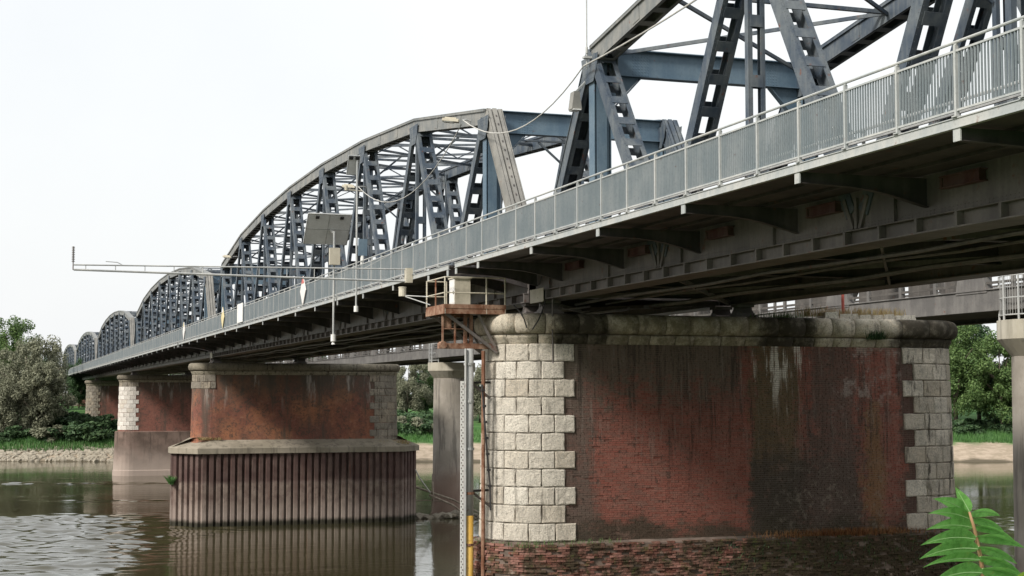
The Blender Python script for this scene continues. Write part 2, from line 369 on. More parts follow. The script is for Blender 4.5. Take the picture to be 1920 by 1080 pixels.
M_GRASS = m_leaf('bank_grass', (0.05,0.13,0.035), (0.09,0.20,0.05))
M_DRY = m_leaf('dry_grass', (0.26,0.17,0.08), (0.36,0.30,0.14))
M_DRYRED = m_leaf('withered_weed', (0.20,0.075,0.03), (0.27,0.15,0.06))
M_AIL = m_leaf('leaflet_green', (0.12,0.34,0.065), (0.22,0.47,0.13), 0.4, 0.5, True)
M_AILY = m_leaf('leaflet_yellow_green', (0.25,0.42,0.04), (0.33,0.48,0.06), 0.35, 0.45)
M_STEM = paint('leaf_stalk', (0.36,0.19,0.11), (0.42,0.26,0.14), 0, 0.6, 20)
M_BARK = paint('bark', (0.075,0.06,0.045), (0.13,0.11,0.085), 0, 0.95, 2)

def m_water():
    n = NT('river_water', 0.06, 0.5)
    n.b.inputs['IOR'].default_value = 1.33
    c = n.mix(n.ramp(n.noise(0.03, 4), 0.35, 0.65), (0.036,0.033,0.015), (0.050,0.045,0.022)); n.color(c)
    h = n.math('ADD', n.noise(1.1, 3, 0.55, stretch=(1.3, 1.0, 1)), n.math('MULTIPLY', n.noise(4.0, 3, 0.55), 0.35))
    lane = n.ramp(n.noise(0.05, 4, 0.6, stretch=(0.6, 2.0, 1)), 0.45, 0.65, 0.35, 1.0)
    n.bump(n.math('MULTIPLY', h, lane), 1.0, 0.016)
    return n.m
M_WATER = m_water()

def m_bank():
    n = NT('bank_ground', 0.95, 0.1)
    z = n.math('ADD', n.xyz()[2], n.math('MULTIPLY_ADD', n.noise(0.25, 4), 1.2, -0.6))
    sand = n.mix(n.ramp(n.noise(0.8, 6, 0.7), 0.4, 0.6), (0.38,0.31,0.24), (0.28,0.23,0.17))
    gr = n.mix(n.ramp(n.noise(0.4, 5), 0.4, 0.6), (0.05,0.12,0.035), (0.08,0.16,0.05))
    c = n.mix(n.ramp(z, 2.1, 2.6), sand, gr)
    c = n.mix(n.ramp(z, 0.5, 0.1), c, (0.10,0.085,0.06))
    return n.color(c)
M_BANK = m_bank()
M_ROCK = m_stone('bank_rock', (0.40,0.36,0.29), (0.27,0.24,0.19), 0.4, 0.1)
#SECTION2
# ------------------------------------------------------------------ river and banks
# the sheet is finely divided where the current ruffles it, left of the cofferdam and far right
def ladder(*runs):
    out = []
    for a, b, st in runs: out += list(np.arange(a, b, st))
    return np.array(out + [runs[-1][1]])
gx = ladder((-600,-300,150),(-300,-100,50),(-100,-62,6),(-62,-5,0.2),(-5,33,3),(33,50,0.2),(50,110,10),(110,600,70))
gz = ladder((-60,60,30),(60,76,4),(76,180,0.2),(180,300,15))
XX, ZZ = np.meshgrid(gx, gz)
def smooth(x, a, b): q = np.clip((x-a)/(b-a), 0, 1); return q*q*(3-2*q)
wg = np.random.default_rng(5)
def lumps(sx, sz, n, seed):
    g = np.random.default_rng(seed); s = 0
    for k in range(n):
        f = 1.6**(k % 4); s = s + np.sin(XX*g.normal(0, 1)*f/sx + ZZ*g.normal(0, 1)*f/sz + g.uniform(0, 6.3))/f
    return s / n**0.5
lz = lumps(7, 9, 10, 3); l2 = lumps(14, 5, 10, 8)
eddy = smooth(-(XX + 4.5*lz), 19, 25) * (1 - smooth(ZZ + 12*lz, 112, 128))
lane = (np.exp(-((ZZ - 168 - 2*lz)/3.0)**2)*0.5 + np.exp(-((ZZ - 143 - 3*lz)/4.0)**2)*0.45*smooth(l2, 0.0, 0.8)) * smooth(-XX, 22, 34)
east = smooth(XX, 35, 38) * (1 - smooth(ZZ + 8*lz, 112, 128))*0.75
mask = np.clip(eddy*(0.55 + 0.45*smooth(l2, -0.6, 0.6)) + lane + east, 0, 1) + 0.015
inx = ((XX > -61) & (XX < -5.5) | (XX > 33.5) & (XX < 49.5)) & (ZZ > 76.5) & (ZZ < 179.5)
hh = np.zeros_like(XX)
for k in range(46):
    lam = wg.uniform(0.9, 3.4); th = wg.normal(0.5*math.pi, 0.75); kk = 2*math.pi/lam
    hh += 0.0052*lam*np.sin(kk*(XX*math.cos(th) + ZZ*math.sin(th)) + wg.uniform(0, 6.3) + 1.2*lz)
hh = np.where(inx, hh*mask, 0.0)
nx_, nz_ = len(gx), len(gz)
co = np.stack([XX*CA + ZZ*SA, ZZ*CA - XX*SA, hh], -1).reshape(-1, 3)
ii = np.arange(nx_*nz_).reshape(nz_, nx_)
fq = np.stack([ii[:-1,:-1], ii[:-1,1:], ii[1:,1:], ii[1:,:-1]], -1).reshape(-1, 4)
me = bpy.data.meshes.new('river'); me.vertices.add(len(co)); me.vertices.foreach_set('co', co.astype(np.float32).ravel())
me.loops.add(fq.size); me.loops.foreach_set('vertex_index', fq.astype(np.int32).ravel())
me.polygons.add(len(fq)); me.polygons.foreach_set('loop_start', np.arange(0, fq.size, 4, dtype=np.int32))
me.polygons.foreach_set('use_smooth', np.ones(len(fq), dtype=bool))
me.materials.append(M_WATER); me.update(calc_edges=True)
rv_ = bpy.data.objects.new('river', me); col.objects.link(rv_); tag(rv_, kind='structure')

def bank(name, prof, x0, x1, nx, jit, seed, mat):
    r = random.Random(seed); mb = MB(); vs = []
    off = [0.0] * (nx + 1)
    for i in range(nx + 1): off[i] = 2.5 * math.sin(i * 0.37 + seed) + 1.5 * math.sin(i * 0.91 + 2 * seed)
    for z, h in prof:
        for i in range(nx + 1):
            x = x0 + (x1 - x0) * i / nx
            k = min(1, max(0, (abs(h) - 0.2) / 2))
            vs.append(G(x, z + off[i] * 0.6, h + r.uniform(-jit, jit) * k))
    n = nx + 1
    mb.add(vs, [(i*n+k, i*n+k+1, (i+1)*n+k+1, (i+1)*n+k) for i in range(len(prof)-1) for k in range(nx)])
    return structure(mb, name, mat, True)
bank('far_riverbank', [(214,-2.5),(222,-0.4),(225,0.5),(228,1.2),(231,1.9),(235,2.7),(240,3.3),(248,4.2),(262,5.6),(290,7.0),(330,7.6),(500,8.0),(1200,9.0),(3500,10.0)], -420, 420, 120, 0.25, 3, M_BANK)
bank('near_riverbank', [(-80,8.3),(-10,8.2),(3,8.1),(7,7.6),(11,5.2),(16,2.6),(21,0.4),(26,-2.5)], -260, 160, 60, 0.12, 5, M_BANK)

# rocks dumped along the left foot of the far bank
def rock_mesh(name, seed, mat):
    r = random.Random(seed); mb = MB()
    import bmesh
    bm = bmesh.new(); bmesh.ops.create_icosphere(bm, subdivisions=1, radius=1.0)
    for v in bm.verts: v.co *= r.uniform(0.72, 1.12)
    me = bpy.data.meshes.new(name); bm.to_mesh(me); bm.free(); me.materials.append(mat); return me
ICO = rock_mesh('rock_form', 1, M_ROCK)
iv = np.array([v.co[:] for v in ICO.vertices]); ifc = [tuple(p.vertices) for p in ICO.polygons]
mb = MB(); r = random.Random(21)
for k in range(1900):
    x = r.uniform(-92, -38); z = 223.5 + r.random() * 6.5; s = r.uniform(0.18, 0.62)
    i = (x + 420) / 7.0; o = (2.5 * math.sin(i*0.37+3) + 1.5 * math.sin(i*0.91+6)) * 0.6
    h = np.interp(z, [222,225,228,231,235], [-0.4,0.5,1.2,1.9,2.7])
    c = G(x, z + o, h); a = r.uniform(0, 6.3); ca, sa = math.cos(a), math.sin(a)
    q = iv * np.array([s*r.uniform(0.8,1.5), s, s*r.uniform(0.5,0.9)])
    mb.add([(c.x+p[0]*ca-p[1]*sa, c.y+p[0]*sa+p[1]*ca, c.z+p[2]) for p in q], ifc)
tag(mb.build('riprap', M_ROCK), 'pale broken stones along the waterline of the left far bank', 'riprap', kind='stuff')

# ------------------------------------------------------------------ truss spans
JT = [-30.15, 43.85, 117.85, 191.85, 265.85, 339.85, 413.85]
VN, VF = 15.7, 22.2
TOPS = [9.70, 10.95, 11.55, 11.82, 11.82, 11.55, 10.95, 9.70]
X = Vector((1, 0, 0))

bat_me = MB().box((-0.13,-0.008,-0.125),(0.13,0.008,0.125)).mesh('batten', M_TRUSS)

def laced(name, root, p0, p1, wv, d, mat, split, step=0.8, flw=0.11, skip=0.25, both=True, rv=False):
    """two channels with batten plates; the battens nearest the eye are parts of their own"""
    p0, p1 = Vector(p0), Vector(p1); ax = (p1 - p0).normalized(); L = (p1 - p0).length
    u = ax.cross(X).normalized()
    if u.y > 0: u = -u                                     # u points to the near side (-Y)
    mb = MB()
    for s in (-1, 1):
        mb.beam(p0, p1, 0.022, d, X, (s * (wv/2 - 0.011), 0))
        for w in (-1, 1):
            o = u * (w * (d/2 - 0.009)) + X * (s * (wv/2 - 0.022 - flw/2 + 0.001))
            mb.beam(p0 + o, p1 + o, flw, 0.018, X)
    spots = []; k = skip + 0.35
    while k < L - skip: spots.append(p0 + ax * k); k += step
    bw = wv - 2 * flw + 0.06
    def plate(c, w):
        mb.beam(c + u*(w*(d/2+0.008)) - ax*0.135, c + u*(w*(d/2+0.008)) + ax*0.135, bw, 0.014, X)
    for c in spots:
        if not split: plate(c, 1)
        if both: plate(c, -1)
    if split and rv:
        for s in (-1, 1):
            for o2 in (0.035,):
                o = u*(d/2 + 0.0005) + X*(s*(wv/2 - o2)); rivets(mb, p0 + o, p1 + o, int(L/0.13), u, 0.015)
        o = -X*(wv/2 + 0.0005)
        for s in (-1, 1): rivets(mb, p0 + o + u*(s*(d/2-0.05)), p1 + o + u*(s*(d/2-0.05)), int(L/0.13), -X, 0.015)
    ob = mb.build(name, mat, root)
    if split:
        q = Matrix((X, u, X.cross(u))).transposed().to_quaternion()
        for c in spots:
            b = put('batten', bat_me, ob, c + u*(d/2+0.009), q, (bw/0.26, 1, 1))
    return ob

def rivets(mb, p0, p1, n, nrm, r=0.014):
    p0, p1, nrm = Vector(p0), Vector(p1), Vector(nrm).normalized()
    a = nrm.orthogonal().normalized(); b = nrm.cross(a)
    for i in range(n):
        c = p0.lerp(p1, (i + 0.5) / n)
        vs = [c + (a*math.cos(k*math.pi/2.5) + b*math.sin(k*math.pi/2.5))*r for k in range(5)] + [c + nrm * r * 0.8]
        mb.add(vs, [(k, (k+1) % 5, 5) for k in range(5)])

def make_span(k, detail, label):
    t0, t1 = JT[k] + 0.35, JT[k+1] - 0.35; a = (t1 - t0) / 8
    root = thing('truss_span', label, 'bridge span', P(18.95, t0, 2.4), 'arched steel truss spans of the bridge')
    bn = [t0 + a*i for i in range(9)]; tn = [t0 + a*(i+0.5) for i in range(8)]
    zb = 3.45
    for side, v in ((0, VN), (1, VF)):
        sp = detail and side == 0
        # top chord: two webs, cover plate with overhang, battens on the open underside
        for i in range(7):
            p0, p1 = P(v, tn[i], TOPS[i]-0.28), P(v, tn[i+1], TOPS[i+1]-0.28)
            d = (p1 - p0).normalized(); up = X.cross(d); up = up if up.z > 0 else -up
            mb = MB()
            for s in (-1, 1): mb.beam(p0, p1, 0.024, 0.52, X, (s*0.238, 0))
            for s in (-1, 1):
                o = -up*0.25 + X*(s*0.205); mb.beam(p0+o, p1+o, 0.10, 0.02, X)
            mb.beam(p0 + up*0.272, p1 + up*0.272, 0.62, 0.024, X)
            for s in (-1, 1): mb.beam(p0 + up*0.225 + X*(s*0.278), p1 + up*0.225 + X*(s*0.278), 0.055, 0.07, X)
            Ls = (p1-p0).length; m = int(Ls/0.85)
            for j in range(m):
                c = p0 + d*((j+0.5)*Ls/m) - up*0.262; mb.beam(c-d*0.14, c+d*0.14, 0.42, 0.012, X)
            for j in (0.33, 0.66):                          # splice plates
                c = p0.lerp(p1, j); mb.beam(c - d*0.22 - X*0.257, c + d*0.22 - X*0.257, 0.012, 0.40, X)
            mb.build('top_chord', M_CHORD if side == 0 else M_TRUSS, root)
        # inclined end posts: flanged box with a riveted centre plate
        for i, j, sgn in ((0, 0, -1), (8, 7, 1)):
            p0, p1 = P(v, bn[i] - sgn*0.15, zb), P(v, tn[j] + sgn*0.1, TOPS[j]-0.16)
            d = (p1-p0).normalized(); u = d.cross(X).normalized(); u = u if u.y*sgn > 0 else -u
            ME = M_ENDP if (side == 0 and sgn < 0) else M_TRUSS
            mb = MB()
            for s in (-1, 1):
                mb.beam(p0, p1, 0.024, 0.46, X, (s*0.24, 0))
                for w in (-1, 1):
                    o = u*(w*0.22) + X*(s*0.205); mb.beam(p0+o, p1+o, 0.16, 0.02, X)
            if detail and side == 0:
                for s in (-1, 1): rivets(mb, p0 + u*0.2305 + X*(s*0.15), p1 + u*0.2305 + X*(s*0.15), 42, u, 0.018); rivets(mb, p0 + u*0.2305 + X*(s*0.255), p1 + u*0.2305 + X*(s*0.255), 42, u, 0.018)
            ob = mb.build('end_post', ME, root)
            mb = MB(); o = u*0.17; mb.beam(p0+o, p1+o, 0.44, 0.02, X)
            ob2 = mb.build('web_plate', ME, ob)
            mb = MB(); o = u*0.235; mb.beam(p0+o, p1+o, 0.15, 0.03, X)
            L = (p1-p0).length
            mb.build('centre_strip', ME, ob)
            if detail and side == 0 and sgn < 0:
                mb = MB()
                for h in range(int(L/0.40)): c = p0 + o + u*0.018 + d*(0.3+0.40*h); mb.beam(c-d*0.045, c+d*0.045, 0.05, 0.008, X)
                tag(mb.build('drain_slots', M_DARK, ob), kind='stuff')
            q_ = Matrix((X, -u, X.cross(-u))).transposed().to_quaternion()
            for h in range(int(L/0.85)):                    # battens on the inner face
                if side == 0 or detail: put('batten', bat_me, ob, p0 - u*0.239 + d*(0.5+0.85*h), q_, (0.36/0.26, 1, 1))
            # solid portal leg under the end node
            mb = MB(); zt = TOPS[j]-0.5
            mb.box(P(v-0.23, tn[j]-0.02, 3.9), P(v+0.23, tn[j]+0.02, zt))
            for s in (-1, 1): mb.box(P(v+s*0.24-0.012, tn[j]-0.20, 3.9), P(v+s*0.24+0.012, tn[j]+0.20, zt))
            mb.box(P(v-0.20, tn[j]-0.26, 3.9), P(v+0.10, tn[j]-0.235, zt-0.02))
            mb.build('portal_leg', M_BLUE, root)
        for i in range(8):
            # diagonals fan down from every top node
            for e, b in ((-1, i), (1, i+1)):
                if (i == 0 and e == -1) or (i == 7 and e == 1): continue
                p0, p1 = P(v, bn[b] - e*0.22, zb), P(v, tn[i] + e*0.14, TOPS[i]-0.35)
                near = sp and (k >= 1 or tn[i] > 12)
                laced('diagonal', root, p0, p1, 0.60, 0.34, M_TRUSS, near, rv=(k == 0))
            if i not in (0, 7):
                laced('hanger', root, P(v, tn[i], 3.6), P(v, tn[i], TOPS[i]-0.4), 0.42, 0.16, M_TRUSS, False, 1.35, 0.09)
            # gusset plates at the top nodes, outside the webs
            zt = TOPS[i]
            for s in (-1, 1):
                x = v + s*0.304
                mb = MB().prism([P(x, tn[i]-0.62, zt-0.30), P(x, tn[i]-0.52, zt-0.72), P(x, tn[i]-0.28, zt-1.05), P(x, tn[i]+0.28, zt-1.05), P(x, tn[i]+0.52, zt-0.72), P(x, tn[i]+0.62, zt-0.30)], (s*0.014, 0, 0))
                if detail and s == -1 and side == 0:
                    for rr in range(4): rivets(mb, P(x-0.014, tn[i]-0.5+rr*0.05, zt-0.4-rr*0.18), P(x-0.014, tn[i]+0.5-rr*0.05, zt-0.4-rr*0.18), 9-rr, (-1,0,0), 0.018)
                mb.build('gusset_plate', M_TRUSS, root)
        # bottom chord: deep plate girder with a ribbed lower flange
        mb = MB(); so = -1 if side == 0 else 1
        for x in (-0.27, 0.25): mb.box(P(v+x, t0, 2.86), P(v+x+0.02, t1, 3.97))
        mb.box(P(v-0.40, t0, 2.83), P(v+0.40, t1, 2.858)); mb.box(P(v-0.42, t0, 3.10), P(v-0.272, t1, 3.118)); mb.box(P(v+0.272, t0, 3.10), P(v+0.42, t1, 3.118))
        mb.box(P(v-0.34, t0, 2.96), P(v-0.325, t1, 3.098)) if False else None
        if k == 0 and side == 0:
            for z in (3.16, 3.22): rivets(mb, P(v-0.2705, 10, z), P(v-0.2705, t1, z), 300, (-1,0,0), 0.016)
        gd = mb.build('bottom_girder', M_GIRD, root)
        if side == 0:
            n = int((t1-t0)/1.2)
            rib = MB().box((-0.07,-0.035,-0.119),(0.07,0.035,0.119)).mesh('flange_rib', M_GIRD) if not hasattr(make_span, 'rib') else make_span.rib
            make_span.rib = rib
            for j in range(n+1):
                if detail: put('flange_rib', rib, gd, P(v-0.345, t0+0.05+(t1-t0-0.1)*j/n, 2.979))
            for j in range(16):
                tt = t0 + a*(j+0.5)/2
                MB().box(P(v-0.34, tt+0.95, 3.14), P(v-0.275, tt+1.0, 3.74)).build('stiffener', M_GIRD, gd)
                if j % 2 == 1 and 0 < j < 15:               # splayed stiffeners where the diagonals run down the web
                    tt2 = bn[(j+1)//2]
                    for e in (-1, 0, 1): MB().beam(P(v-0.30, tt2+e*0.12, 3.15), P(v-0.30, tt2+e*0.42, 3.74), 0.05, 0.09, X).build('stiffener', M_GIRD, gd)
                if k == 0:
                    rp = MB(); rp.box(P(v-0.40, tt-1.7, 3.55), P(v-0.275, tt-0.65, 3.72))
                    rp.box(P(v-0.44, tt-1.75, 3.72), P(v-0.275, tt-0.60, 3.745)); rp.box(P(v-0.44, tt-1.75, 3.53), P(v-0.275, tt-0.60, 3.55))
                    for e in (-1.73, -0.67): rp.box(P(v-0.435, tt+e, 3.55), P(v-0.40, tt+e+0.05, 3.72))
                    rp.build('service_box', M_REDP, gd)
            if detail:                                      # pale end plates of the lower flange
                mb = MB().box(P(v-0.46, t1-1.15, 2.76), P(v-0.44, t1+0.03, 3.17)); mb.box(P(v-0.44, t1, 2.76), P(v+0.4, t1+0.03, 3.17)); mb.build('end_plate', M_BEIGE, gd)
    # portals at both ends
    for j in (0, 7):
        zt = TOPS[j] - 0.06; mb = MB()
        mb.box(P(VN+0.26, tn[j]-0.012, zt-0.74), P(VF-0.26, tn[j]+0.012, zt))
        for z in (zt, zt-0.74): mb.box(P(VN+0.26, tn[j]-0.16, z-0.012), P(VF-0.26, tn[j]+0.16, z+0.012))
        pb = mb.build('portal_beam', M_BLUE, root)
        for s, v in ((1, VN+0.25), (-1, VF-0.25)):
            mb = MB().prism([P(v, tn[j]-0.01, zt-0.755), P(v+s*0.95, tn[j]-0.01, zt-0.755), P(v, tn[j]-0.01, zt-1.75)], (0, 0.02, 0))
            mb.beam(P(v+s*0.97, tn[j], zt-0.77), P(v+s*0.02, tn[j], zt-1.79), 0.22, 0.016, (0,1,0))
            mb.build('knee_bracket', M_BLUE, pb)
            if detail:
                mb = MB()
                for rr in range(6): rivets(mb, P(v+s*(0.75+0.09*rr), tn[j]-0.013, zt-0.7), P(v+s*(0.75+0.09*rr), tn[j]-0.013, zt-0.04), 8, (0,-1,0), 0.02)
                tag(mb.build('rivets', M_BLUE, pb), kind='stuff')
    # lattice sway struts and crossed lateral bracing between the top chords
    for i in range(1, 7):
        zt = TOPS[i]; mb = MB()
        for z in (zt-0.10, zt-0.62): mb.beam(P(VN+0.26, tn[i], z), P(VF-0.26, tn[i], z), 0.11, 0.07, (0,1,0))
        n = 6; xs = np.linspace(VN+0.3, VF-0.3, n+1)
        for q in range(n):
            za, zb2 = (zt-0.12, zt-0.60) if q % 2 else (zt-0.60, zt-0.12)
            mb.beam(P(xs[q], tn[i], za), P(xs[q+1], tn[i], zb2), 0.05, 0.05, (0,1,0))
        for s, v in ((1, VN+0.25), (-1, VF-0.25)): mb.beam(P(v, tn[i], zt-1.75), P(v+s*1.3, tn[i], zt-0.66), 0.07, 0.08, (0,1,0))
        mb.build('sway_strut', M_TRUSS, root)
    for i in range(7):
        z0, z1 = TOPS[i]-0.25, TOPS[i+1]-0.25; zm = (z0+z1)/2; tm = (tn[i]+tn[i+1])/2
        MB().beam(P(VN+0.26, tm, zm), P(VF-0.26, tm, zm), 0.12, 0.10, (0,1,0)).build('lateral_strut', M_TRUSS, root)
        for (ta, za, tb, zb2) in ((tn[i]+0.1, z0, tm-0.1, zm), (tm+0.1, zm, tn[i+1]-0.1, z1)):
            for s in (0, 1):
                va, vb = (VN+0.2, VF-0.2) if s else (VF-0.2, VN+0.2)
                MB().beam(P(va, ta, za-0.09*s), P(vb, tb, zb2-0.09*s), 0.10, 0.07, (0,0,1)).build('lateral_brace', M_TRUSS, root)
    # floor
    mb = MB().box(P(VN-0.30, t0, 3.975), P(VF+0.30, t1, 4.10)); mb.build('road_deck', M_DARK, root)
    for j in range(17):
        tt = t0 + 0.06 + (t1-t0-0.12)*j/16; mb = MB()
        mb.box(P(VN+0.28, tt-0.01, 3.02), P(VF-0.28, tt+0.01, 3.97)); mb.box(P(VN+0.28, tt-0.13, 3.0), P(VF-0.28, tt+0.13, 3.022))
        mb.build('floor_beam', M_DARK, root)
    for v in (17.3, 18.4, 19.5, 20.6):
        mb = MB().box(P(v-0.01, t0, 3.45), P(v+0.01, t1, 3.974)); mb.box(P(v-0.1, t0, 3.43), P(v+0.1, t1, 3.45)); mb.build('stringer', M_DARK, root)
    for j in range(8):
        for s in (0, 1):
            va, vb = (VN+0.3, VF-0.3) if s else (VF-0.3, VN+0.3)
            MB().beam(P(va, bn[j]+0.1, 2.93-0.06*s), P(vb, bn[j+1]-0.1, 2.93-0.06*s), 0.12, 0.05, (0,0,1)).build('wind_brace', M_GIRD, root)
    # footway on brackets, both sides of the bridge
    tips = sorted([t0 + 0.1, t1 - 0.1] + [t0 + a*(j+0.5)/2 for j in range(16)])
    for s, v, ve in ((-1, VN-0.28, 12.86), (1, VF+0.28, 25.04)):
        for tt in tips:
            w = abs(ve - v); prof = [(0,3.80),(1,3.80),(1,3.61),(0.80,3.60),(0.62,3.585),(0.46,3.55),(0.32,3.49),(0.16,3.39),(0,3.29)]
            mb = MB().prism([P(v + s*w*q, tt-0.008, z) for q, z in prof], (0, 0.016, 0))
            lo = prof[2:]
            for (q0, za), (q1, zb2) in zip(lo[:-1], lo[1:]): mb.beam(P(v+s*w*q0, tt, za), P(v+s*w*q1, tt, zb2), 0.13, 0.014, (0,1,0))
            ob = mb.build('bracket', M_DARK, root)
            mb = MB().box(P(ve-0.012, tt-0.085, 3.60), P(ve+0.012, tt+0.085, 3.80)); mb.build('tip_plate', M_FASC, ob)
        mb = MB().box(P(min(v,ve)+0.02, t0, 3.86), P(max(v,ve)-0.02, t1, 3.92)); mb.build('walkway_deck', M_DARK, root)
        for q in (0.3, 0.6): 
            x = v + s*abs(ve-v)*q; mb = MB().box(P(x-0.05, t0, 3.80), P(x+0.05, t1, 3.858)); mb.build('walkway_stringer', M_DARK, root)
        mb = MB().box(P(ve-0.014, t0, 3.80), P(ve+0.014, t1, 3.925)); mb.box(P(ve-0.03, t0, 3.925), P(ve+0.06, t1, 3.94)); mb.box(P(ve-0.03, t0, 3.787), P(ve+0.06, t1, 3.80))
        mb.build('fascia_beam', M_FASC, root)
    # vehicle guard rails inside the footway
    mb = MB()
    for z in (4.72, 4.92): mb.tube([P(15.15, t0, z), P(15.15, t1, z)], 0.03, 6)
    n = int((t1-t0)/2.3)
    for j in range(n+1): mb.box(P(15.17, t0+0.05+(t1-t0-0.15)*j/n, 3.92), P(15.22, t0+0.10+(t1-t0-0.15)*j/n, 4.95))
    mb.build('guard_rail', M_GALV, root)
    if detail:
        for v, z, r_ in ((16.6, 2.76, 0.045), (17.6, 2.80, 0.035), (18.9, 2.72, 0.06)):
            MB().tube([P(v, t0+0.3+ (t1-t0-0.6)*i/24, z + 0.03*math.sin(i*2.1+v)) for i in range(25)], r_, 6).build('service_pipe', M_GIRD, root)
    return root

def copy_tree(o, off=None, parent=None):
    c = o.copy(); col.objects.link(c)
    if parent is not None: c.parent = parent
    if off is not None: c.location = c.location + Vector(off)
    for ch in o.children: copy_tree(ch, None, c)
    return c

make_span(0, True, 'nearest steel truss span, cut off by the right edge of the photo')
make_span(1, True, 'second arched truss span, complete, standing between the two nearest brick piers')
sp3 = make_span(2, False, 'third arched truss span, seen behind the tip half of the sensor boom')
for k, lb in ((3, 'fourth arched truss span, next smaller after the boom crosses'), (4, 'fifth small arched truss span, second last before the trees'), (5, 'farthest truss span, mostly hidden behind the trees on the left bank')):
    c = copy_tree(sp3, (0, JT[k]-JT[2], 0)); c['label'] = lb

# ------------------------------------------------------------------ footway railings
post_me = MB().box((-0.03,-0.022,0),(0.03,0.022,1.025)).box((-0.012,-0.03,1.025),(0.012,0.03,1.085)).box((-0.06,-0.05,-0.02),(0.05,0.05,0.0)).mesh('post', M_RAIL)
bal_me = MB().box((-0.0175,-0.0035,0),(0.0175,0.0035,0.86)).mesh('baluster', M_PANEL)
RL = ['railing in front of the nearest truss span, slats showing sky gaps', 'railing along the second truss span beneath the solar panels', 'railing along the third truss span carrying the white board',
      'railing along the fourth truss span', 'railing along the fifth truss span', 'far end of the railing by the trees on the left bank']
PITCHB = 0.075
for k in range(6):
    t0, t1 = JT[k] + 0.03, JT[k+1] - 0.03
    root = thing('footway_railing', RL[k], 'railing', P(12.86, t0, 4.0), 'grey slatted railings along the footway')
    v = 12.86
    n0 = math.ceil((t0 + 0.05 - 18.3) / 1.5); n1 = math.floor((t1 - 0.05 - 18.3) / 1.5)
    ts = [18.3 + 1.5*i for i in range(n0, n1+1)]
    for t in ts: put('post', post_me, root, P(v, t, 3.965))
    MB().tube([P(v, t0, 5.03), P(v, t1, 5.03)], 0.024, 8).build('handrail', M_RAIL, root)
    MB().box(P(v-0.02, t0, 4.885), P(v+0.02, t1, 4.915)).build('top_rail', M_RAIL, root)
    MB().box(P(v-0.02, t0, 4.005+0.025), P(v+0.02, t1, 4.06)).build('bottom_rail', M_RAIL, root)
    rest = MB()
    for a, b in zip(ts[:-1], ts[1:]):
        m = int(1.5/PITCHB) - 1
        for j in range(m):
            t = a + 1.5*(j+1)/(m+1)
            if k == 0 and 15.2 < t < 38: put('baluster', bal_me, root, P(v, t, 4.045))
            elif k < 3 or j % 2 == 0: rest.box(P(v-0.0175, t-0.0035, 4.045), P(v+0.0175, t+0.0035, 4.90))
    for a, b in ((t0, ts[0]), (ts[-1], t1)):
        m = int((b-a)/PITCHB)
        for j in range(m): t = a + (b-a)*(j+0.5)/m; rest.box(P(v-0.0175, t-0.0035, 4.045), P(v+0.0175, t+0.0035, 4.90))
    tag(rest.build('balusters', M_PANEL, root), kind='stuff')
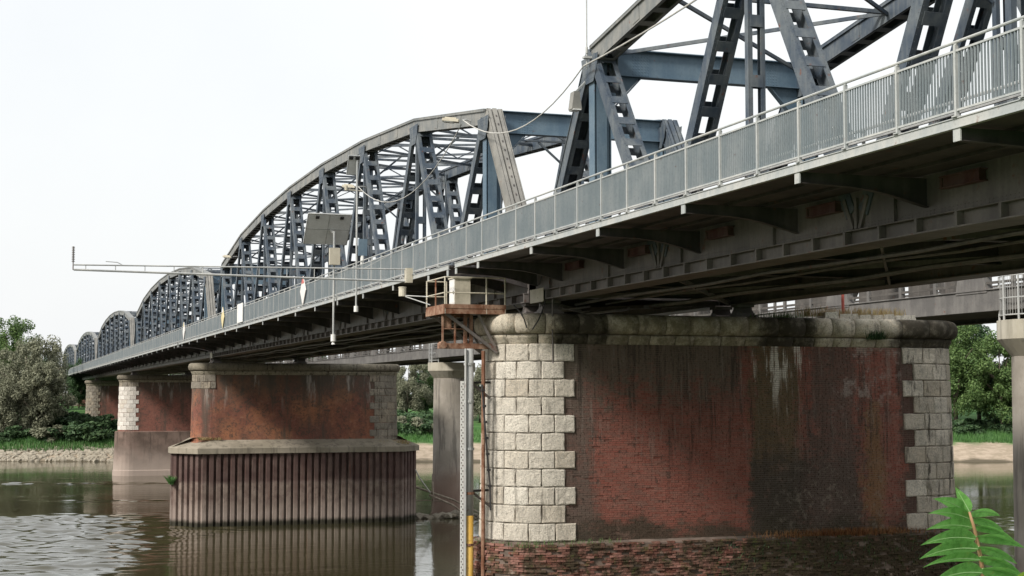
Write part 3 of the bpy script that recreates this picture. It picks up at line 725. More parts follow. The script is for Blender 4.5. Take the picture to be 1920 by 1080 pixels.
#SECTION3
# ------------------------------------------------------------------ brick piers
VC1, VC2, PR = 15.58, 28.3, 1.6
PL = VC2 - VC1; ZT, ZB = 11.31, 5.51
class Pier:
    def __init__(s, t0, bat=0.022): s.t0 = t0; s.bat = bat
    def pt(s, q, z, off=0.0):
        R = PR + max(0, ZT - z) * s.bat + off
        if q < -math.pi*PR: return Vector((VC1 + (-q - math.pi*PR), s.t0 + R, z))
        if q < 0: a = -q/PR; return Vector((VC1 - R*math.sin(a), s.t0 - R*math.cos(a), z))
        if q <= PL: return Vector((VC1 + q, s.t0 - R, z))
        a = min((q-PL)/PR, math.pi); return Vector((VC2 + R*math.sin(a), s.t0 - R*math.cos(a), z))
    def block(s, q0, q1, z0, z1, proud, seed, n=4, m=3, rough=0.006):
        r = random.Random(seed); e = 0.03
        qs = [q0, q0] + [q0+e + (q1-q0-2*e)*i/n for i in range(n+1)] + [q1, q1]
        zs = [z0, z0] + [z0+e + (z1-z0-2*e)*i/m for i in range(m+1)] + [z1, z1]
        N, Mm = len(qs), len(zs); vs = []
        for j, z in enumerate(zs):
            for i, q in enumerate(qs):
                o = -0.06 if i in (0, N-1) or j in (0, Mm-1) else (proud - 0.022 if i in (1, N-2) or j in (1, Mm-2) else proud + r.uniform(-rough, rough))
                jq = r.uniform(-0.012, 0.012) if 1 <= i < N-1 else 0
                if i in (1, N-2) and j in (1, Mm-2) and r.random() < 0.35: o -= 0.03
                if o > 0 and n > 1 and r.random() < 0.05: o -= r.uniform(0.004, 0.012)
                vs.append(s.pt(q + jq, z + (r.uniform(-0.011, 0.011) if 0 < j < Mm-1 else 0), o))
        return MB().add(vs, [(j*N+i, j*N+i+1, (j+1)*N+i+1, (j+1)*N+i) for j in range(Mm-1) for i in range(N-1)])
    def sweep(s, q0, q1, prof, close=True):
        n = max(1, int(abs(q1-q0)/0.3)); vs = []; m = len(prof)
        for i in range(n+1):
            q = q0 + (q1-q0)*i/n
            for off, z in prof: vs.append(s.pt(q, z + W, off))
        mb = MB().add(vs, [(i*m+k, (i+1)*m+k, (i+1)*m+k+1, i*m+k+1) for i in range(n) for k in range(m-1)])
        if close: mb.f += [tuple(range(m)), tuple(n*m+k for k in range(m-1, -1, -1))]
        return mb
    def loop(s, z, off):
        qs = [-math.pi*PR + math.pi*PR*i/14 for i in range(15)] + [PL*i/6 for i in range(1, 6)] + [PL + math.pi*PR*i/14 for i in range(15)]
        return [s.pt(q, z, off) for q in qs]
    def core(s, levels, mat, root, name, caps=True):
        mb = MB(); vs = []; n = 0
        for z, off in levels:
            L = s.loop(z, off); n = len(L); vs += L
        fs = [(j*n+i, j*n+(i+1)%n, (j+1)*n+(i+1)%n, (j+1)*n+i) for j in range(len(levels)-1) for i in range(n)]
        if caps: fs.append(tuple((len(levels)-1)*n+i for i in range(n)))
        return mb.add(vs, fs).build(name, mat, root)

COVE = [(-0.1,1.49),(0.02,1.50),(0.045,1.56),(0.10,1.66),(0.13,1.70),(0.13,1.78),(-0.1,1.79)]
TORUS = [(-0.1,1.80),(0.15,1.80),(0.23,1.84),(0.30,1.93),(0.335,2.05),(0.33,2.18),(0.28,2.30),(0.20,2.37),(0.10,2.40),(-0.35,2.41)]

def bearings(pr, root, t0):
    for v in (VN, VF):
        for s in (-1, 1):
            t = t0 + s*0.75; mb = MB()
            mb.box(P(v-0.36, t-0.33, 2.40), P(v+0.36, t+0.33, 2.50)); mb.box(P(v-0.30, t-0.26, 2.50), P(v+0.30, t+0.26, 2.56))
            mb.prism([P(v-0.28, t-0.22, 2.56), P(v-0.28, t+0.22, 2.56), P(v-0.28, t+0.08, 2.70), P(v-0.28, t-0.08, 2.70)], (0.56, 0, 0))
            mb.tube([P(v-0.30, t, 2.70), P(v+0.30, t, 2.70)], 0.06, 10); mb.box(P(v-0.30, t-0.22, 2.75), P(v+0.30, t+0.22, 2.828))
            mb.build('bearing', M_GIRD, root)

def quoins(pr, root, mat, spec, courses, proud, lo=False, z0=ZB, side='L', seed=0):
    h = (ZT - ZB) / 11
    for c in courses:
        bs = spec[c % 2]
        for i in range(len(bs)-1):
            q0, q1 = bs[i+1]+0.011, bs[i]-0.011
            if side == 'R': q0, q1 = PL - q1, PL - q0
            mb = pr.block(q0, q1, ZB + c*h + 0.010, ZB + (c+1)*h - 0.010, proud, seed + c*40 + i, 1 if lo else 4, 1 if lo else 3)
            mm = mat(c, i) if callable(mat) else mat
            mb.build('stone', mm, root)
SPEC_L = ([0.60,-0.05,-0.78,-1.52,-2.30,-3.10,-3.90,-4.60,-5.03], [0.27,-0.42,-1.15,-1.90,-2.65,-3.45,-4.25,-5.03])
SPEC_R = ([0.88,0.12,-0.55,-1.25,-2.0,-2.8,-3.6,-4.4,-5.03], [0.50,-0.25,-0.95,-1.7,-2.5,-3.3,-4.2,-5.03])

M_STONE_R = m_stone('mossy_limestone', (0.74,0.68,0.59), (0.54,0.48,0.40), 0.6, 0.25)
# nearest pier: bricks, quoins and cornice stones laid one by one
T1 = 43.85
pr = Pier(T1); root = thing('brick_pier', 'nearest stained red brick pier with pale stone quoins and moulded cornice', 'bridge pier', (22, T1, -3), 'brick and stone river piers')
core = pr.core([(-3,0.30),(5.42,0.28),(5.47,0.02),(5.52,-0.025),(11.32,-0.025),(12.2,-0.03)], M_MORTAR, root, 'core')
quoins(pr, root, M_STONE, SPEC_L, range(11), 0.05, seed=100)
quoins(pr, root, lambda c, i: M_STONE_R, SPEC_R, range(11), 0.05, side='R', seed=900)
bw, bh = 0.252, 0.0659; br = random.Random(5); wall = MB(); hC = (ZT-ZB)/11
for row in range(88):
    z0 = ZB + row*bh; c = min(10, int((z0 - ZB + 0.01)/hC))
    qa, qb = (0.60, PL-0.88) if c % 2 == 0 else (0.27, PL-0.50)
    q = qa - (bw/2 if row % 2 else 0)
    while q < qb:
        a0, a1 = max(q, qa)+0.005, min(q+bw, qb)-0.005
        if a1 - a0 > 0.03:
            pd = br.uniform(-0.006, 0.007) if br.random() > 0.03 else -0.018
            z1 = z0 + bh - 0.009
            wall.add([pr.pt(a0,z0,-0.03), pr.pt(a1,z0,-0.03), pr.pt(a1,z1,-0.03), pr.pt(a0,z1,-0.03), pr.pt(a0,z0,pd), pr.pt(a1,z0,pd), pr.pt(a1,z1,pd), pr.pt(a0,z1,pd)],
                     [(4,5,6,7),(0,1,5,4),(1,2,6,5),(2,3,7,6),(3,0,4,7)])
        q += bw
tag(wall.build('face_bricks', M_BRICK, root), kind='stuff')
pl = MB()
for row in range(34):
    z0 = 5.46 - (row+1)*0.072; q = -4.6 + (0.13 if row % 2 else 0)
    while q < PL + 3.2:
        if br.random() > (0.10 if row > 0 else 0.35):
            pd = 0.33 + br.uniform(-0.035, 0.03) - (0.05 if br.random() < 0.12 else 0); z1 = z0 + 0.061; a0, a1 = q+0.005, q+0.245
            pl.add([pr.pt(a0,z0,0.2), pr.pt(a1,z0,0.2), pr.pt(a1,z1,0.2), pr.pt(a0,z1,0.2), pr.pt(a0,z0,pd), pr.pt(a1,z0,pd), pr.pt(a1,z1,pd+br.uniform(-.02,.01)), pr.pt(a0,z1,pd+br.uniform(-.02,.01))],
                     [(4,5,6,7),(0,1,5,4),(1,2,6,5),(2,3,7,6),(3,0,4,7)])
        q += 0.25
tag(pl.build('plinth_bricks', M_PLINTH, root), kind='stuff')
# cornice
q = -math.pi*PR; r = random.Random(17); i = 0
def corn_mat(q):
    return M_CORNZ
while q < PL + math.pi*PR - 0.1:
    q1 = min(q + r.uniform(0.78, 1.05), PL + math.pi*PR)
    o = r.uniform(-0.012, 0.012)
    pr.sweep(q+0.014, q1-0.014, [(a+o, b) for a, b in TORUS]).build('cornice_stone', corn_mat((q+q1)/2), root, True)
    q = q1
q = -math.pi*PR
while q < PL + math.pi*PR - 0.1:
    q1 = min(q + r.uniform(0.6, 0.95), PL + math.pi*PR); o = r.uniform(-0.02, 0.01)
    pr.sweep(q+0.020, q1-0.020, [(a+o, b) for a, b in COVE]).build('cove_stone', corn_mat((q+q1)/2), root, True)
    q = q1
for prof, nm in ((TORUS, 'rear_cornice'), (COVE, 'rear_cove')):
    mb = MB(); m = len(prof); vs = [Vector((v, T1 + PR + o, z + W)) for v in (VC1, VC2) for o, z in prof]
    mb.add(vs, [(k, k+1, m+k+1, m+k) for k in range(m-1)]).build(nm, M_CORN, root)
bearings(pr, root, T1)
# low parapet rubble on the open downstream half of the pier top
r = random.Random(44)
q = 9.2
while q < 12.1:
    w = r.uniform(0.35, 0.75); h = r.uniform(0.16, 0.30)*(1 - 0.6*max(0, (q-11)/1.4))
    MB().prism([P(VC1+q+0.02, T1-1.35, 2.405), P(VC1+q+w, T1-1.38, 2.405), P(VC1+q+w-0.03, T1-1.35, 2.40+h), P(VC1+q+0.05, T1-1.33, 2.40+h*0.9)], (0, 0.5, 0)).build('coping_rubble', M_STONE, root)
    q += w + 0.03

# second pier: stone cap courses over an orange brick nose, standing in a sheet-pile cofferdam
T2 = 117.85; pr2 = Pier(T2)
root = thing('brick_pier', 'orange-red brick pier standing inside the sheet pile cofferdam', 'bridge pier', (22, T2, -3), 'brick and stone river piers')
pr2.core([(-3,0.2),(6.2,0.2),(6.3,0.0),(11.32,0.0),(12.2,-0.03)], M_BRICKOR, root, 'brick_shaft')
quoins(pr2, root, M_STONE_D, ([-0.05,-0.78,-1.52,-2.30,-3.10,-3.90,-5.03],[-0.02,-0.42,-1.15,-1.90,-2.65,-3.45,-5.03]), (9,10), 0.06, True, seed=2000)
quoins(pr2, root, M_STONE_D, SPEC_R, range(1, 11), 0.05, True, side='R', seed=2400)
pr2.sweep(-5.0, PL+5.0, TORUS).build('cornice', M_CORN, root, True); pr2.sweep(-5.0, PL+5.0, COVE).build('cove', M_CORN, root, True)
bearings(pr2, root, T2)

def far_pier(t0, label, mats, plinth_z, plmat):
    p = Pier(t0); root = thing('brick_pier', label, 'bridge pier', (22, t0, -3), 'brick and stone river piers')
    p.core([(-3,0.42),(0.6,0.40),(0.7,0.34),(plinth_z-0.1,0.30),(plinth_z,0.0),(11.32,0.0),(12.2,-0.03)], M_BRICKFAR, root, 'brick_shaft')
    p.core([(-3,0.46),(0.62,0.44),(0.72,0.38),(plinth_z-0.12,0.34),(plinth_z-0.02,0.1)], plmat, root, 'plinth', False)
    quoins(p, root, mats, SPEC_L, range(11), 0.05, True, seed=int(t0)*10)
    quoins(p, root, M_STONE_D, SPEC_R, range(11), 0.05, True, side='R', seed=int(t0)*10+500)
    p.sweep(-5.0, PL+5.0, TORUS).build('cornice', M_CORN, root, True); p.sweep(-5.0, PL+5.0, COVE).build('cove', M_CORN, root, True)
    bearings(p, root, t0)
far_pier(191.85, 'pier with a clean white stone nose, third from the camera', lambda c, i: M_STONE_D if c > 9 else M_STONE_W, 5.4, M_PLCONC)
far_pier(265.85, 'grey-nosed pier standing among the bushes of the left bank', M_STONE_D, 5.4, M_PLCONC)
far_pier(339.85, 'farthest brick pier behind the trees on the left bank', M_STONE_D, 5.4, M_PLCONC)

# cofferdam
def coff_loop(off):
    c = 2.2
    va, vb, ta, tb = 12.6-off, 31.4+off, T2-2.7-off, T2+2.7+off
    return [Vector((va, tb-c, 0)), Vector((va, ta+c, 0)), Vector((va+c*0.8, ta, 0)), Vector((vb-c*0.8, ta, 0)), Vector((vb, ta+c, 0)), Vector((vb, tb-c, 0)), Vector((vb-c*0.8, tb, 0)), Vector((va+c*0.8, tb, 0))]
croot = thing('sheet_pile_cofferdam', 'brown corrugated sheet pile cofferdam around the orange brick pier', 'cofferdam', (21.7, T2, -2))
cl = coff_loop(0.0); ztop = 5.60
pile_w = 0.52
for i in range(8):
    a, b = cl[i], cl[(i+1) % 8]; L = (b-a).length; n = max(2, round(L/pile_w)); d = (b-a)/n; dn = d.normalized(); nr = Vector((dn.y, -dn.x, 0))
    if i in (0, 1, 2, 3, 4): pass
    ctr = Vector((21.7, T2, 0))
    if nr.dot(a - ctr) < 0: nr = -nr
    w = d.length
    prof = [(0.0,-0.10),(0.10,-0.10),(0.24,0.13),(0.76,0.13),(0.90,-0.10),(1.0,-0.10)]
    vs = [dn*(u*w) + nr*o + Vector((0,0,z)) for z in (-2.0, ztop) for u, o in prof]; m = len(prof)
    me = MB().add(vs, [(k, k+1, m+k+1, m+k) for k in range(m-1)]).mesh('sheet_pile', M_PILE)
    for j in range(n): put('sheet_pile', me, croot, a + d*j + Vector((0,0,rng.uniform(-0.04,0.0))))
capv = []; outer, outer2 = coff_loop(0.28), coff_loop(0.28)
p2in = coff_loop(-1.35)
levels = [(coff_loop(0.05), 5.40), (outer, 5.40), (outer, 5.80), (coff_loop(0.2), 5.86), (p2in, 6.55), (coff_loop(-2.0), 6.6)]
mb = MB()
for L, z in levels: capv += [Vector((p.x, p.y, z)) for p in L]
mb.add(capv, [(j*8+i, j*8+(i+1)%8, (j+1)*8+(i+1)%8, (j+1)*8+i) for j in range(5) for i in range(8)])
mb.build('concrete_cap', M_COFCAP, croot)

# ------------------------------------------------------------------ parallel railway bridge behind, on round concrete columns
M_ORANGE = paint('orange_paint', (0.50,0.20,0.05), (0.58,0.28,0.10), 0, 0.6)
rroot = thing('railway_bridge', 'low grey railway bridge running parallel behind the truss bridge', 'bridge', P(35, 40, 2.9))
def RP(v, t, z): return P(v, t, z*1.05)
Y0, Y1 = -20, 420
for v in (33.7, 39.7):
    s = 1 if v < 36 else -1
    mb = MB().box(RP(v, Y0, 2.9), RP(v+s*0.05, Y1, 3.58)); mb.box(RP(v, Y0, 2.86), RP(v+s*0.4, Y1, 2.9)); mb.box(RP(v-s*0.06, Y0, 3.58), RP(v+s*0.4, Y1, 3.62)); mb.build('edge_beam', M_RAILB, rroot)
    n = 0
    y = Y0 + 1.5
    while y < 260:
        if n % 4 == 0:
            mb = MB().prism([RP(v-s*0.03, y-0.95, 3.50), RP(v-s*0.03, y+0.95, 3.50), RP(v-s*0.03, y+0.62, 4.75), RP(v-s*0.03, y-0.62, 4.75)], (s*0.3, 0, 0)); mb.build('gusset_plate', M_RAILB, rroot)
            MB().beam(RP(v+s*0.15, y+0.4, 4.0), RP(v+s*0.15, y+4.6, 8.6), 0.32, 0.34, X).build('truss_diagonal', M_RBDK, rroot)
            MB().beam(RP(v+s*0.15, y-0.4, 4.0), RP(v+s*0.15, y-4.6, 8.6), 0.32, 0.34, X).build('truss_diagonal', M_RAILB, rroot)
        else: MB().box(RP(v+s*0.02, y-0.09, 3.62), RP(v+s*0.12, y+0.09, 4.75)).build('parapet_post', M_RAILB, rroot)
        y += 2.35; n += 1
    mb = MB()
    for z in (3.78, 4.1, 4.28, 4.72): mb.box(RP(v+s*0.03, Y0, z), RP(v+s*0.08, Y1, z+0.09))
    mb.build('parapet_rail', M_RBDK, rroot)
    MB().box(RP(v+s*0.0, Y0, 8.45), RP(v+s*0.34, Y1, 8.8)).build('top_chord', M_RAILB, rroot)
MB().box(RP(34.0, Y0, 3.05), RP(39.4, Y1, 3.4)).build('track_deck', M_RBDK, rroot)
rr = random.Random(3); y = Y0
while y < 200:                                             # cable troughs and relay cases along the track
    w = rr.uniform(0.8, 3.0); MB().box(RP(35.8, y, 3.4), RP(36.2, y+w, 3.4 + rr.choice((0.35, 0.5, 0.9, 1.2)))).build('track_case', M_RBDK, rroot); y += w + rr.uniform(0.3, 1.4)
MB().box(RP(34.1, 40.6, 3.62), RP(34.4, 41.4, 4.35)).build('orange_case', M_ORANGE, rroot)
for t0, lb in ((44.75, 'concrete column with mesh guard at the right edge of the photo'), (120.4, 'weathered concrete column beyond the gauge pipe, driftwood at its foot'), (195.0, 'third concrete column of the railway bridge, hidden behind the piers'), (269.0, 'farthest concrete column of the railway bridge on the far bank')):
    cr = thing('concrete_column', lb, 'bridge column', (35.3, t0, -3), 'concrete columns of the railway bridge')
    def ring(z, a, b): return [Vector((35.3 + a*math.cos(2*math.pi*i/28), t0 + b*math.sin(2*math.pi*i/28), z)) for i in range(28)]
    lv = [(-3,1.62,1.62),(3.3,1.58,1.58),(3.32,1.52,1.52),(11.2,1.47,1.47)]
    mb = MB(); vs = []
    for z, a, b in lv: vs += ring(z, a, b)
    mb.add(vs, [(j*28+i, j*28+(i+1)%28, (j+1)*28+(i+1)%28, (j+1)*28+i) for j in range(len(lv)-1) for i in range(28)]).build('shaft', M_CONC, cr, True)
    lv = [(11.15,1.47,1.47),(11.75,1.95,1.95),(12.42,1.95,1.95),(12.43,1.8,1.8),(12.43,0.1,0.1)]
    mb = MB(); vs = []
    for z, a, b in lv: vs += ring(z, a, b)
    mb.add(vs, [(j*28+i, j*28+(i+1)%28, (j+1)*28+(i+1)%28, (j+1)*28+i) for j in range(len(lv)-1) for i in range(28)]).build('capital', M_CONCCAP, cr)
    if t0 < 150:
        gb = MB(); r_ = 1.84
        for i in range(28):
            a = 2*math.pi*i/28
            if 11 <= i <= 17 and i % 2 == 1: MB().tube([(35.3+r_*math.cos(a), t0+r_*math.sin(a), 12.4), (35.3+r_*math.cos(a), t0+r_*math.sin(a), 14.0)], 0.04, 6).build('guard_post', M_GALV, cr)
        for z in (12.6, 13.2, 13.98): gb.tube([(35.3+r_*math.cos(2*math.pi*i/28), t0+r_*math.sin(2*math.pi*i/28), z) for i in range(11, 18)], 0.025, 5)
        for i in range(33, 52):
            a = 2*math.pi*i/84; gb.tube([(35.3+r_*math.cos(a), t0+r_*math.sin(a), 12.6), (35.3+r_*math.cos(a), t0+r_*math.sin(a), 13.98)], 0.008, 4, False)
        tag(gb.build('guard_mesh', M_GALV, cr), kind='stuff')
#SECTION4
# ------------------------------------------------------------------ gauge platform at the nose of the nearest pier
gp = thing('gauge_platform', 'rusty steel gauge platform with handrails bolted to the nearest pier nose', 'platform', P(13.3, 43.9, 2.3))
mb = MB()
for k in range(10):
    v0 = 12.38 + 1.87*k/10; mb = MB().box(P(v0+0.006, 42.92, 2.545), P(v0+0.181, 44.88, 2.575)); mb.build('floor_plate', M_RUST, gp)
for a, b in (((12.36,42.88),(14.25,42.93)), ((12.36,44.87),(13.75,44.92)), ((12.34,42.88),(12.39,44.92))):
    MB().box(P(*a, 2.38), P(*b, 2.54)).build('edge_channel', M_RUST, gp)
    
for a, b in (((12.36,42.88),(14.25,42.90)), ((12.345,42.88),(12.365,44.92))):
    MB().box(P(a[0], a[1]-0.012, 2.54), P(b[0], b[1]-0.012, 2.66)).build('toe_board', M_RUST, gp)
for v, t in ((12.37,42.9),(13.65,42.9),(14.23,42.9),(12.37,43.9),(12.37,44.9),(13.0,44.9)):
    MB().tube([P(v, t, 2.38), P(v, t, 3.46)], 0.024, 6).build('rail_post', M_RUST if (v, t) == (12.37,43.9) else M_BEIGE, gp)
for z in (3.0, 3.46):
    MB().tube([P(14.23,42.9,z), P(12.37,42.9,z), P(12.37,44.9,z), P(13.0,44.9,z)], 0.02, 6).build('handrail', M_BEIGE, gp)
for t in (43.1, 44.5):
    MB().beam(P(12.45, t, 2.40), P(14.05, t, 1.25), 0.09, 0.09, (0,1,0)).build('strut', M_GIRD, gp)
    MB().beam(P(13.45, t, 2.40), P(14.0, t, 1.35), 0.07, 0.07, (0,1,0)).build('strut', M_GIRD, gp)
MB().box(P(12.42, 43.35, 1.98), P(12.70, 43.37, 2.38)).build('hanging_plate', M_RUST, gp)
for v in (12.40, 12.78): MB().box(P(v, 43.3, 1.4), P(v+0.05, 43.35, 2.38)).build('hanger_bar', M_RUST, gp)
MB().tube([P(12.42, 43.32, 1.95), P(13.2, 43.32, 1.95)], 0.02, 6).build('hanger_rail', M_RUST, gp)
MB().box(P(12.30, 43.25, 1.36), P(14.0, 43.45, 1.52)).build('lower_beam', M_RUST, gp)
MB().tube([P(12.42, 43.2, 1.47), P(12.42, 43.5, 1.47)], 0.11, 10).build('beam_end_roller', M_RUST, gp)
for v in (13.08, 13.26): MB().box(P(v, 43.28, 1.52), P(v+0.09, 43.38, 2.38)).build('upright', M_RUST, gp)
for z in (0.35, -2.85):
    MB().beam(P(13.10, 43.28, z), P(13.95, 43.45, z+0.02), 0.06, 0.06).build('pipe_clamp', M_BLACK, gp)
    MB().beam(P(13.30, 43.28, z), P(13.90, 43.35, z-0.45), 0.07, 0.07).build('pipe_brace', M_GIRD, gp)

cb = thing('equipment_cabinet', 'white and beige equipment cabinet standing on the rusty gauge platform', 'cabinet', P(13, 43.5, 2.575))
MB().box(P(12.74, 43.12, 2.60), P(13.22, 43.68, 3.44)).build('body', M_BEIGE, cb)
MB().box(P(12.725, 43.14, 2.62), P(12.738, 43.66, 3.42)).build('side_door', M_WHITE, cb)
MB().box(P(12.70, 43.08, 3.44), P(13.26, 43.72, 3.48)).build('lid', M_BEIGE, cb)
MB().box(P(12.71, 43.2, 2.98), P(12.726, 43.24, 3.08)).build('handle', M_BLACK, cb)
for v in (12.78, 13.14): MB().box(P(v, 43.2, 2.575), P(v+0.05, 43.6, 2.60)).build('foot', M_GIRD, cb)

wp = thing('gauge_pipe', 'grey stilling pipe, yellow at its lower end, beside the pale quoins', 'pipe', P(13.2, 43.2, -9))
MB().tube([P(13.21, 43.2, -3.55), P(13.21, 43.2, 1.36)], 0.135, 14).build('grey_pipe', M_GALV, wp, True)
MB().tube([P(13.21, 43.2, -10.5), P(13.21, 43.2, -3.551)], 0.137, 14).build('yellow_pipe', M_YELLOW, wp, True)
for z in (-4.4, -2.9, -1.6, -0.2, 0.9): MB().tube([P(13.21, 43.2, z-0.035), P(13.21, 43.2, z+0.035)], 0.16, 14).build('pipe_collar', M_RUST if z < -2 else M_GALV, wp)
MB().tube([P(13.06, 43.06, -10.5), P(13.06, 43.06, 1.36)], 0.035, 8).build('side_conduit', M_GALV, wp)
MB().tube([P(13.62, 43.1, -10.5), P(13.62, 43.1, 1.3)], 0.06, 8).build('rusty_conduit', M_RUST, wp)

sg = thing('staff_gauge', 'white graduated staff gauge with dark tick marks beside the grey pipe', 'gauge board', P(12.95, 43.1, -9))
MB().box(P(12.915, 43.09, -9.9), P(13.02, 43.11, 0.40)).build('board', M_WHITE, sg)
z = -6.9; k = 0
while z < 0.35:
    a, b = (12.93, 12.96) if k % 2 else (12.97, 13.0)
    MB().box(P(a, 43.084, z), P(b, 43.09, z+0.04)).build('tick_mark', M_GIRD, sg); z += 0.08; k += 1

cc = MB().tube([P(13.55, 43.0, 0.3), P(13.60, 42.95, -0.6), P(13.68, 42.95, -1.6), P(13.78, 42.95, -2.6), P(13.80, 42.95, -3.4)], 0.028, 6)
for k in range(7): cc.box(P(13.52+0.035*k, 42.91, 0.1-0.47*k), P(13.62+0.035*k, 42.99, 0.17-0.47*k))
solo(cc, 'cable_chain', M_BLACK, 'black knotted cable hanging between the grey pipe and the quoins', 'cable')
solo(MB().tube([P(15.42, 42.02, 2.9), P(15.40, 42.0, 2.0), P(15.42, 42.0, 0.92)], 0.022, 6), 'dangling_wire', M_GIRD, 'dark wire hanging straight down over the pale quoin stones', 'wire')
solo(MB().tube([P(14.4,42.6,2.65),(Vector(P(14.45,42.15,2.42))),P(14.5,41.93,2.2),P(14.6,41.98,1.95)], 0.02, 6).tube([P(15.25,42.2,2.75),P(15.05,41.95,2.4),P(14.9,41.80,2.18),P(14.75,41.93,1.9)], 0.02, 6), 'cornice_wire', M_BLACK, 'thin dark wires drooping over the rounded cornice end', 'wire')

# ------------------------------------------------------------------ river sensors, masts and panels on the footway
bm_ = thing('sensor_boom', 'long thin lattice boom reaching out left over the river', 'boom', P(12.8, 48.5, 3.7))
def bz(q): return 4.13 + (3.99-4.13)*q, 3.72 + (3.84-3.72)*q
MB().tube([P(12.8, 48.5, 4.13), P(2.1, 48.5, 3.99)], 0.024, 6).build('upper_tube', M_GALV, bm_)
MB().tube([P(12.8, 48.5, 3.72), P(2.1, 48.5, 3.84)], 0.034, 6).build('lower_tube', M_GALV, bm_)
for k in range(12):
    q = (k+0.6)/12; a, b = bz(q); MB().tube([P(12.8-10.7*q, 48.5, b), P(12.8-10.7*q, 48.5, a)], 0.014, 5).build('lacing_bar', M_GALV, bm_)
mb = MB().tube([P(2.08, 48.5, 3.83), P(2.08, 48.5, 4.56)], 0.018, 6)
mb.build('tip_rod', M_GIRD, bm_)
for k in range(9): MB().tube([P(2.08, 48.5, 4.08+0.055*k), P(2.08, 48.5, 4.105+0.055*k)], 0.045, 8).build('insulator_disc', M_GIRD, bm_)
MB().box(P(12.62, 48.36, 3.68), P(12.84, 48.62, 4.16)).build('anchor_box', M_BEIGE, bm_)
MB().tube([P(11.2, 48.5, 4.10), P(12.82, 48.5, 5.0)], 0.012, 5).build('stay', M_GALV, bm_)
MB().tube([P(3.6, 48.5, 4.0), P(3.4, 48.5, 4.10), P(3.05, 48.5, 4.12)], 0.014, 5).build('signal_whip', M_GALV, bm_)

def panel(root, c, w, h, lean, nx, ny):
    # back of a framed photovoltaic panel: top edge leans towards -Y
    c = Vector(c); up = Vector((0, -math.sin(lean), math.cos(lean))); nr = Vector((0, -math.cos(lean), -math.sin(lean)))
    for i in range(nx):
        for j in range(ny):
            cc_ = c + X*((i+0.5)/nx-0.5)*w + up*((j+0.5)/ny-0.5)*h
            MB().beam(cc_ - up*(h/ny/2-0.012), cc_ + up*(h/ny/2-0.012), w/nx-0.024, 0.03, X).build('panel_back', M_SOLARB, root)
            MB().beam(cc_ - nr*0.022 - up*(h/ny/2-0.02), cc_ - nr*0.022 + up*(h/ny/2-0.02), w/nx-0.05, 0.01, X).build('cell_face', M_CELL, root)
    mb = MB()
    for i in range(nx+1): mb.beam(c + X*(i/nx-0.5)*w - up*h/2, c + X*(i/nx-0.5)*w + up*h/2, 0.03, 0.05, X)
    for j in range(ny+1): mb.beam(c - X*w/2 + up*(j/ny-0.5)*h, c + X*w/2 + up*(j/ny-0.5)*h, 0.05, 0.03, nr)
    mb.build('frame', M_GALV, root)
    for s in (-0.28, 0.28): MB().beam(c + X*s*w + up*h*0.40 + nr*0.04 - X*0.07, c + X*s*w + up*h*0.40 + nr*0.04 + X*0.07, 0.12, 0.05, up).build('junction_box', M_BLACK, root)

m1 = thing('solar_mast', 'mast with the large tilted solar panel and a cream box below it', 'mast', P(12.72, 60.3, 2.1))
MB().tube([P(12.72, 60.3, 2.2), P(12.72, 60.3, 6.6)], 0.045, 8).build('pole', M_GALV, m1)
panel(m1, P(12.50, 60.55, 6.70), 1.78, 1.5, math.radians(42), 2, 2)
MB().beam(P(12.72, 60.3, 6.55), P(12.6, 60.52, 6.64), 0.08, 0.08).build('panel_bracket', M_GALV, m1)
MB().box(P(12.50, 60.05, 5.22), P(12.92, 60.25, 5.90)).build('control_box', M_BEIGE, m1)
MB().tube([P(12.72, 60.3, 2.14), P(12.72, 60.3, 2.42)], 0.11, 10).build('level_sensor', M_WHITE, m1)
MB().tube([P(12.72, 60.3, 2.02), P(12.72, 60.3, 2.14)], [0.09, 0.03], 10).build('sensor_horn', M_WHITE, m1)
for z in (3.9, 4.9): MB().box(P(12.70, 60.24, z-0.03), P(12.90, 60.36, z+0.03)).build('clamp', M_GALV, m1)

m2 = thing('small_solar_mast', 'tall thin mast carrying a small solar panel right of the big one', 'mast', P(12.72, 56.2, 3.1))
MB().tube([P(12.72, 56.2, 3.3), P(12.72, 56.2, 9.0)], 0.038, 8).build('pole', M_GALV, m2)
panel(m2, P(12.60, 56.35, 8.72), 0.42, 0.78, math.radians(32), 1, 1)
MB().box(P(12.78, 56.05, 5.24), P(13.10, 56.2, 5.88)).build('control_box', M_BLUE, m2)
MB().tube([P(12.92, 56.1, 4.85), P(12.92, 56.1, 5.24)], 0.07, 8).build('white_canister', M_WHITE, m2)
MB().tube([P(12.3, 56.2, 7.75), P(12.9, 56.2, 7.72)], 0.02, 6).build('cross_arm', M_BEIGE, m2)
MB().tube([P(12.3, 56.2, 7.72), P(12.3, 56.2, 7.9)], 0.06, 8).build('wind_sensor', M_BEIGE, m2)
MB().tube([P(12.72, 56.2, 3.12), P(12.72, 56.2, 3.34)], 0.09, 10).build('level_sensor', M_WHITE, m2)

rgs = thing('rain_gauge', 'small cream bucket sensor on thin arms left of the platform', 'sensor', P(11.7, 45.3, 3.0))
MB().tube([P(11.7, 45.3, 3.02), P(11.7, 45.3, 3.28)], 0.115, 12).build('bucket', M_BEIGE, rgs)
MB().tube([P(11.7, 45.3, 3.28), P(11.7, 45.3, 3.31)], [0.125, 0.125], 12).build('rim', M_BEIGE, rgs)
MB().tube([P(11.75, 45.25, 3.04), P(12.37, 44.7, 2.98)], 0.016, 5).build('arm', M_GALV, rgs)
MB().tube([P(11.75, 45.25, 3.02), P(12.37, 44.5, 2.72)], 0.016, 5).build('arm', M_GALV, rgs)

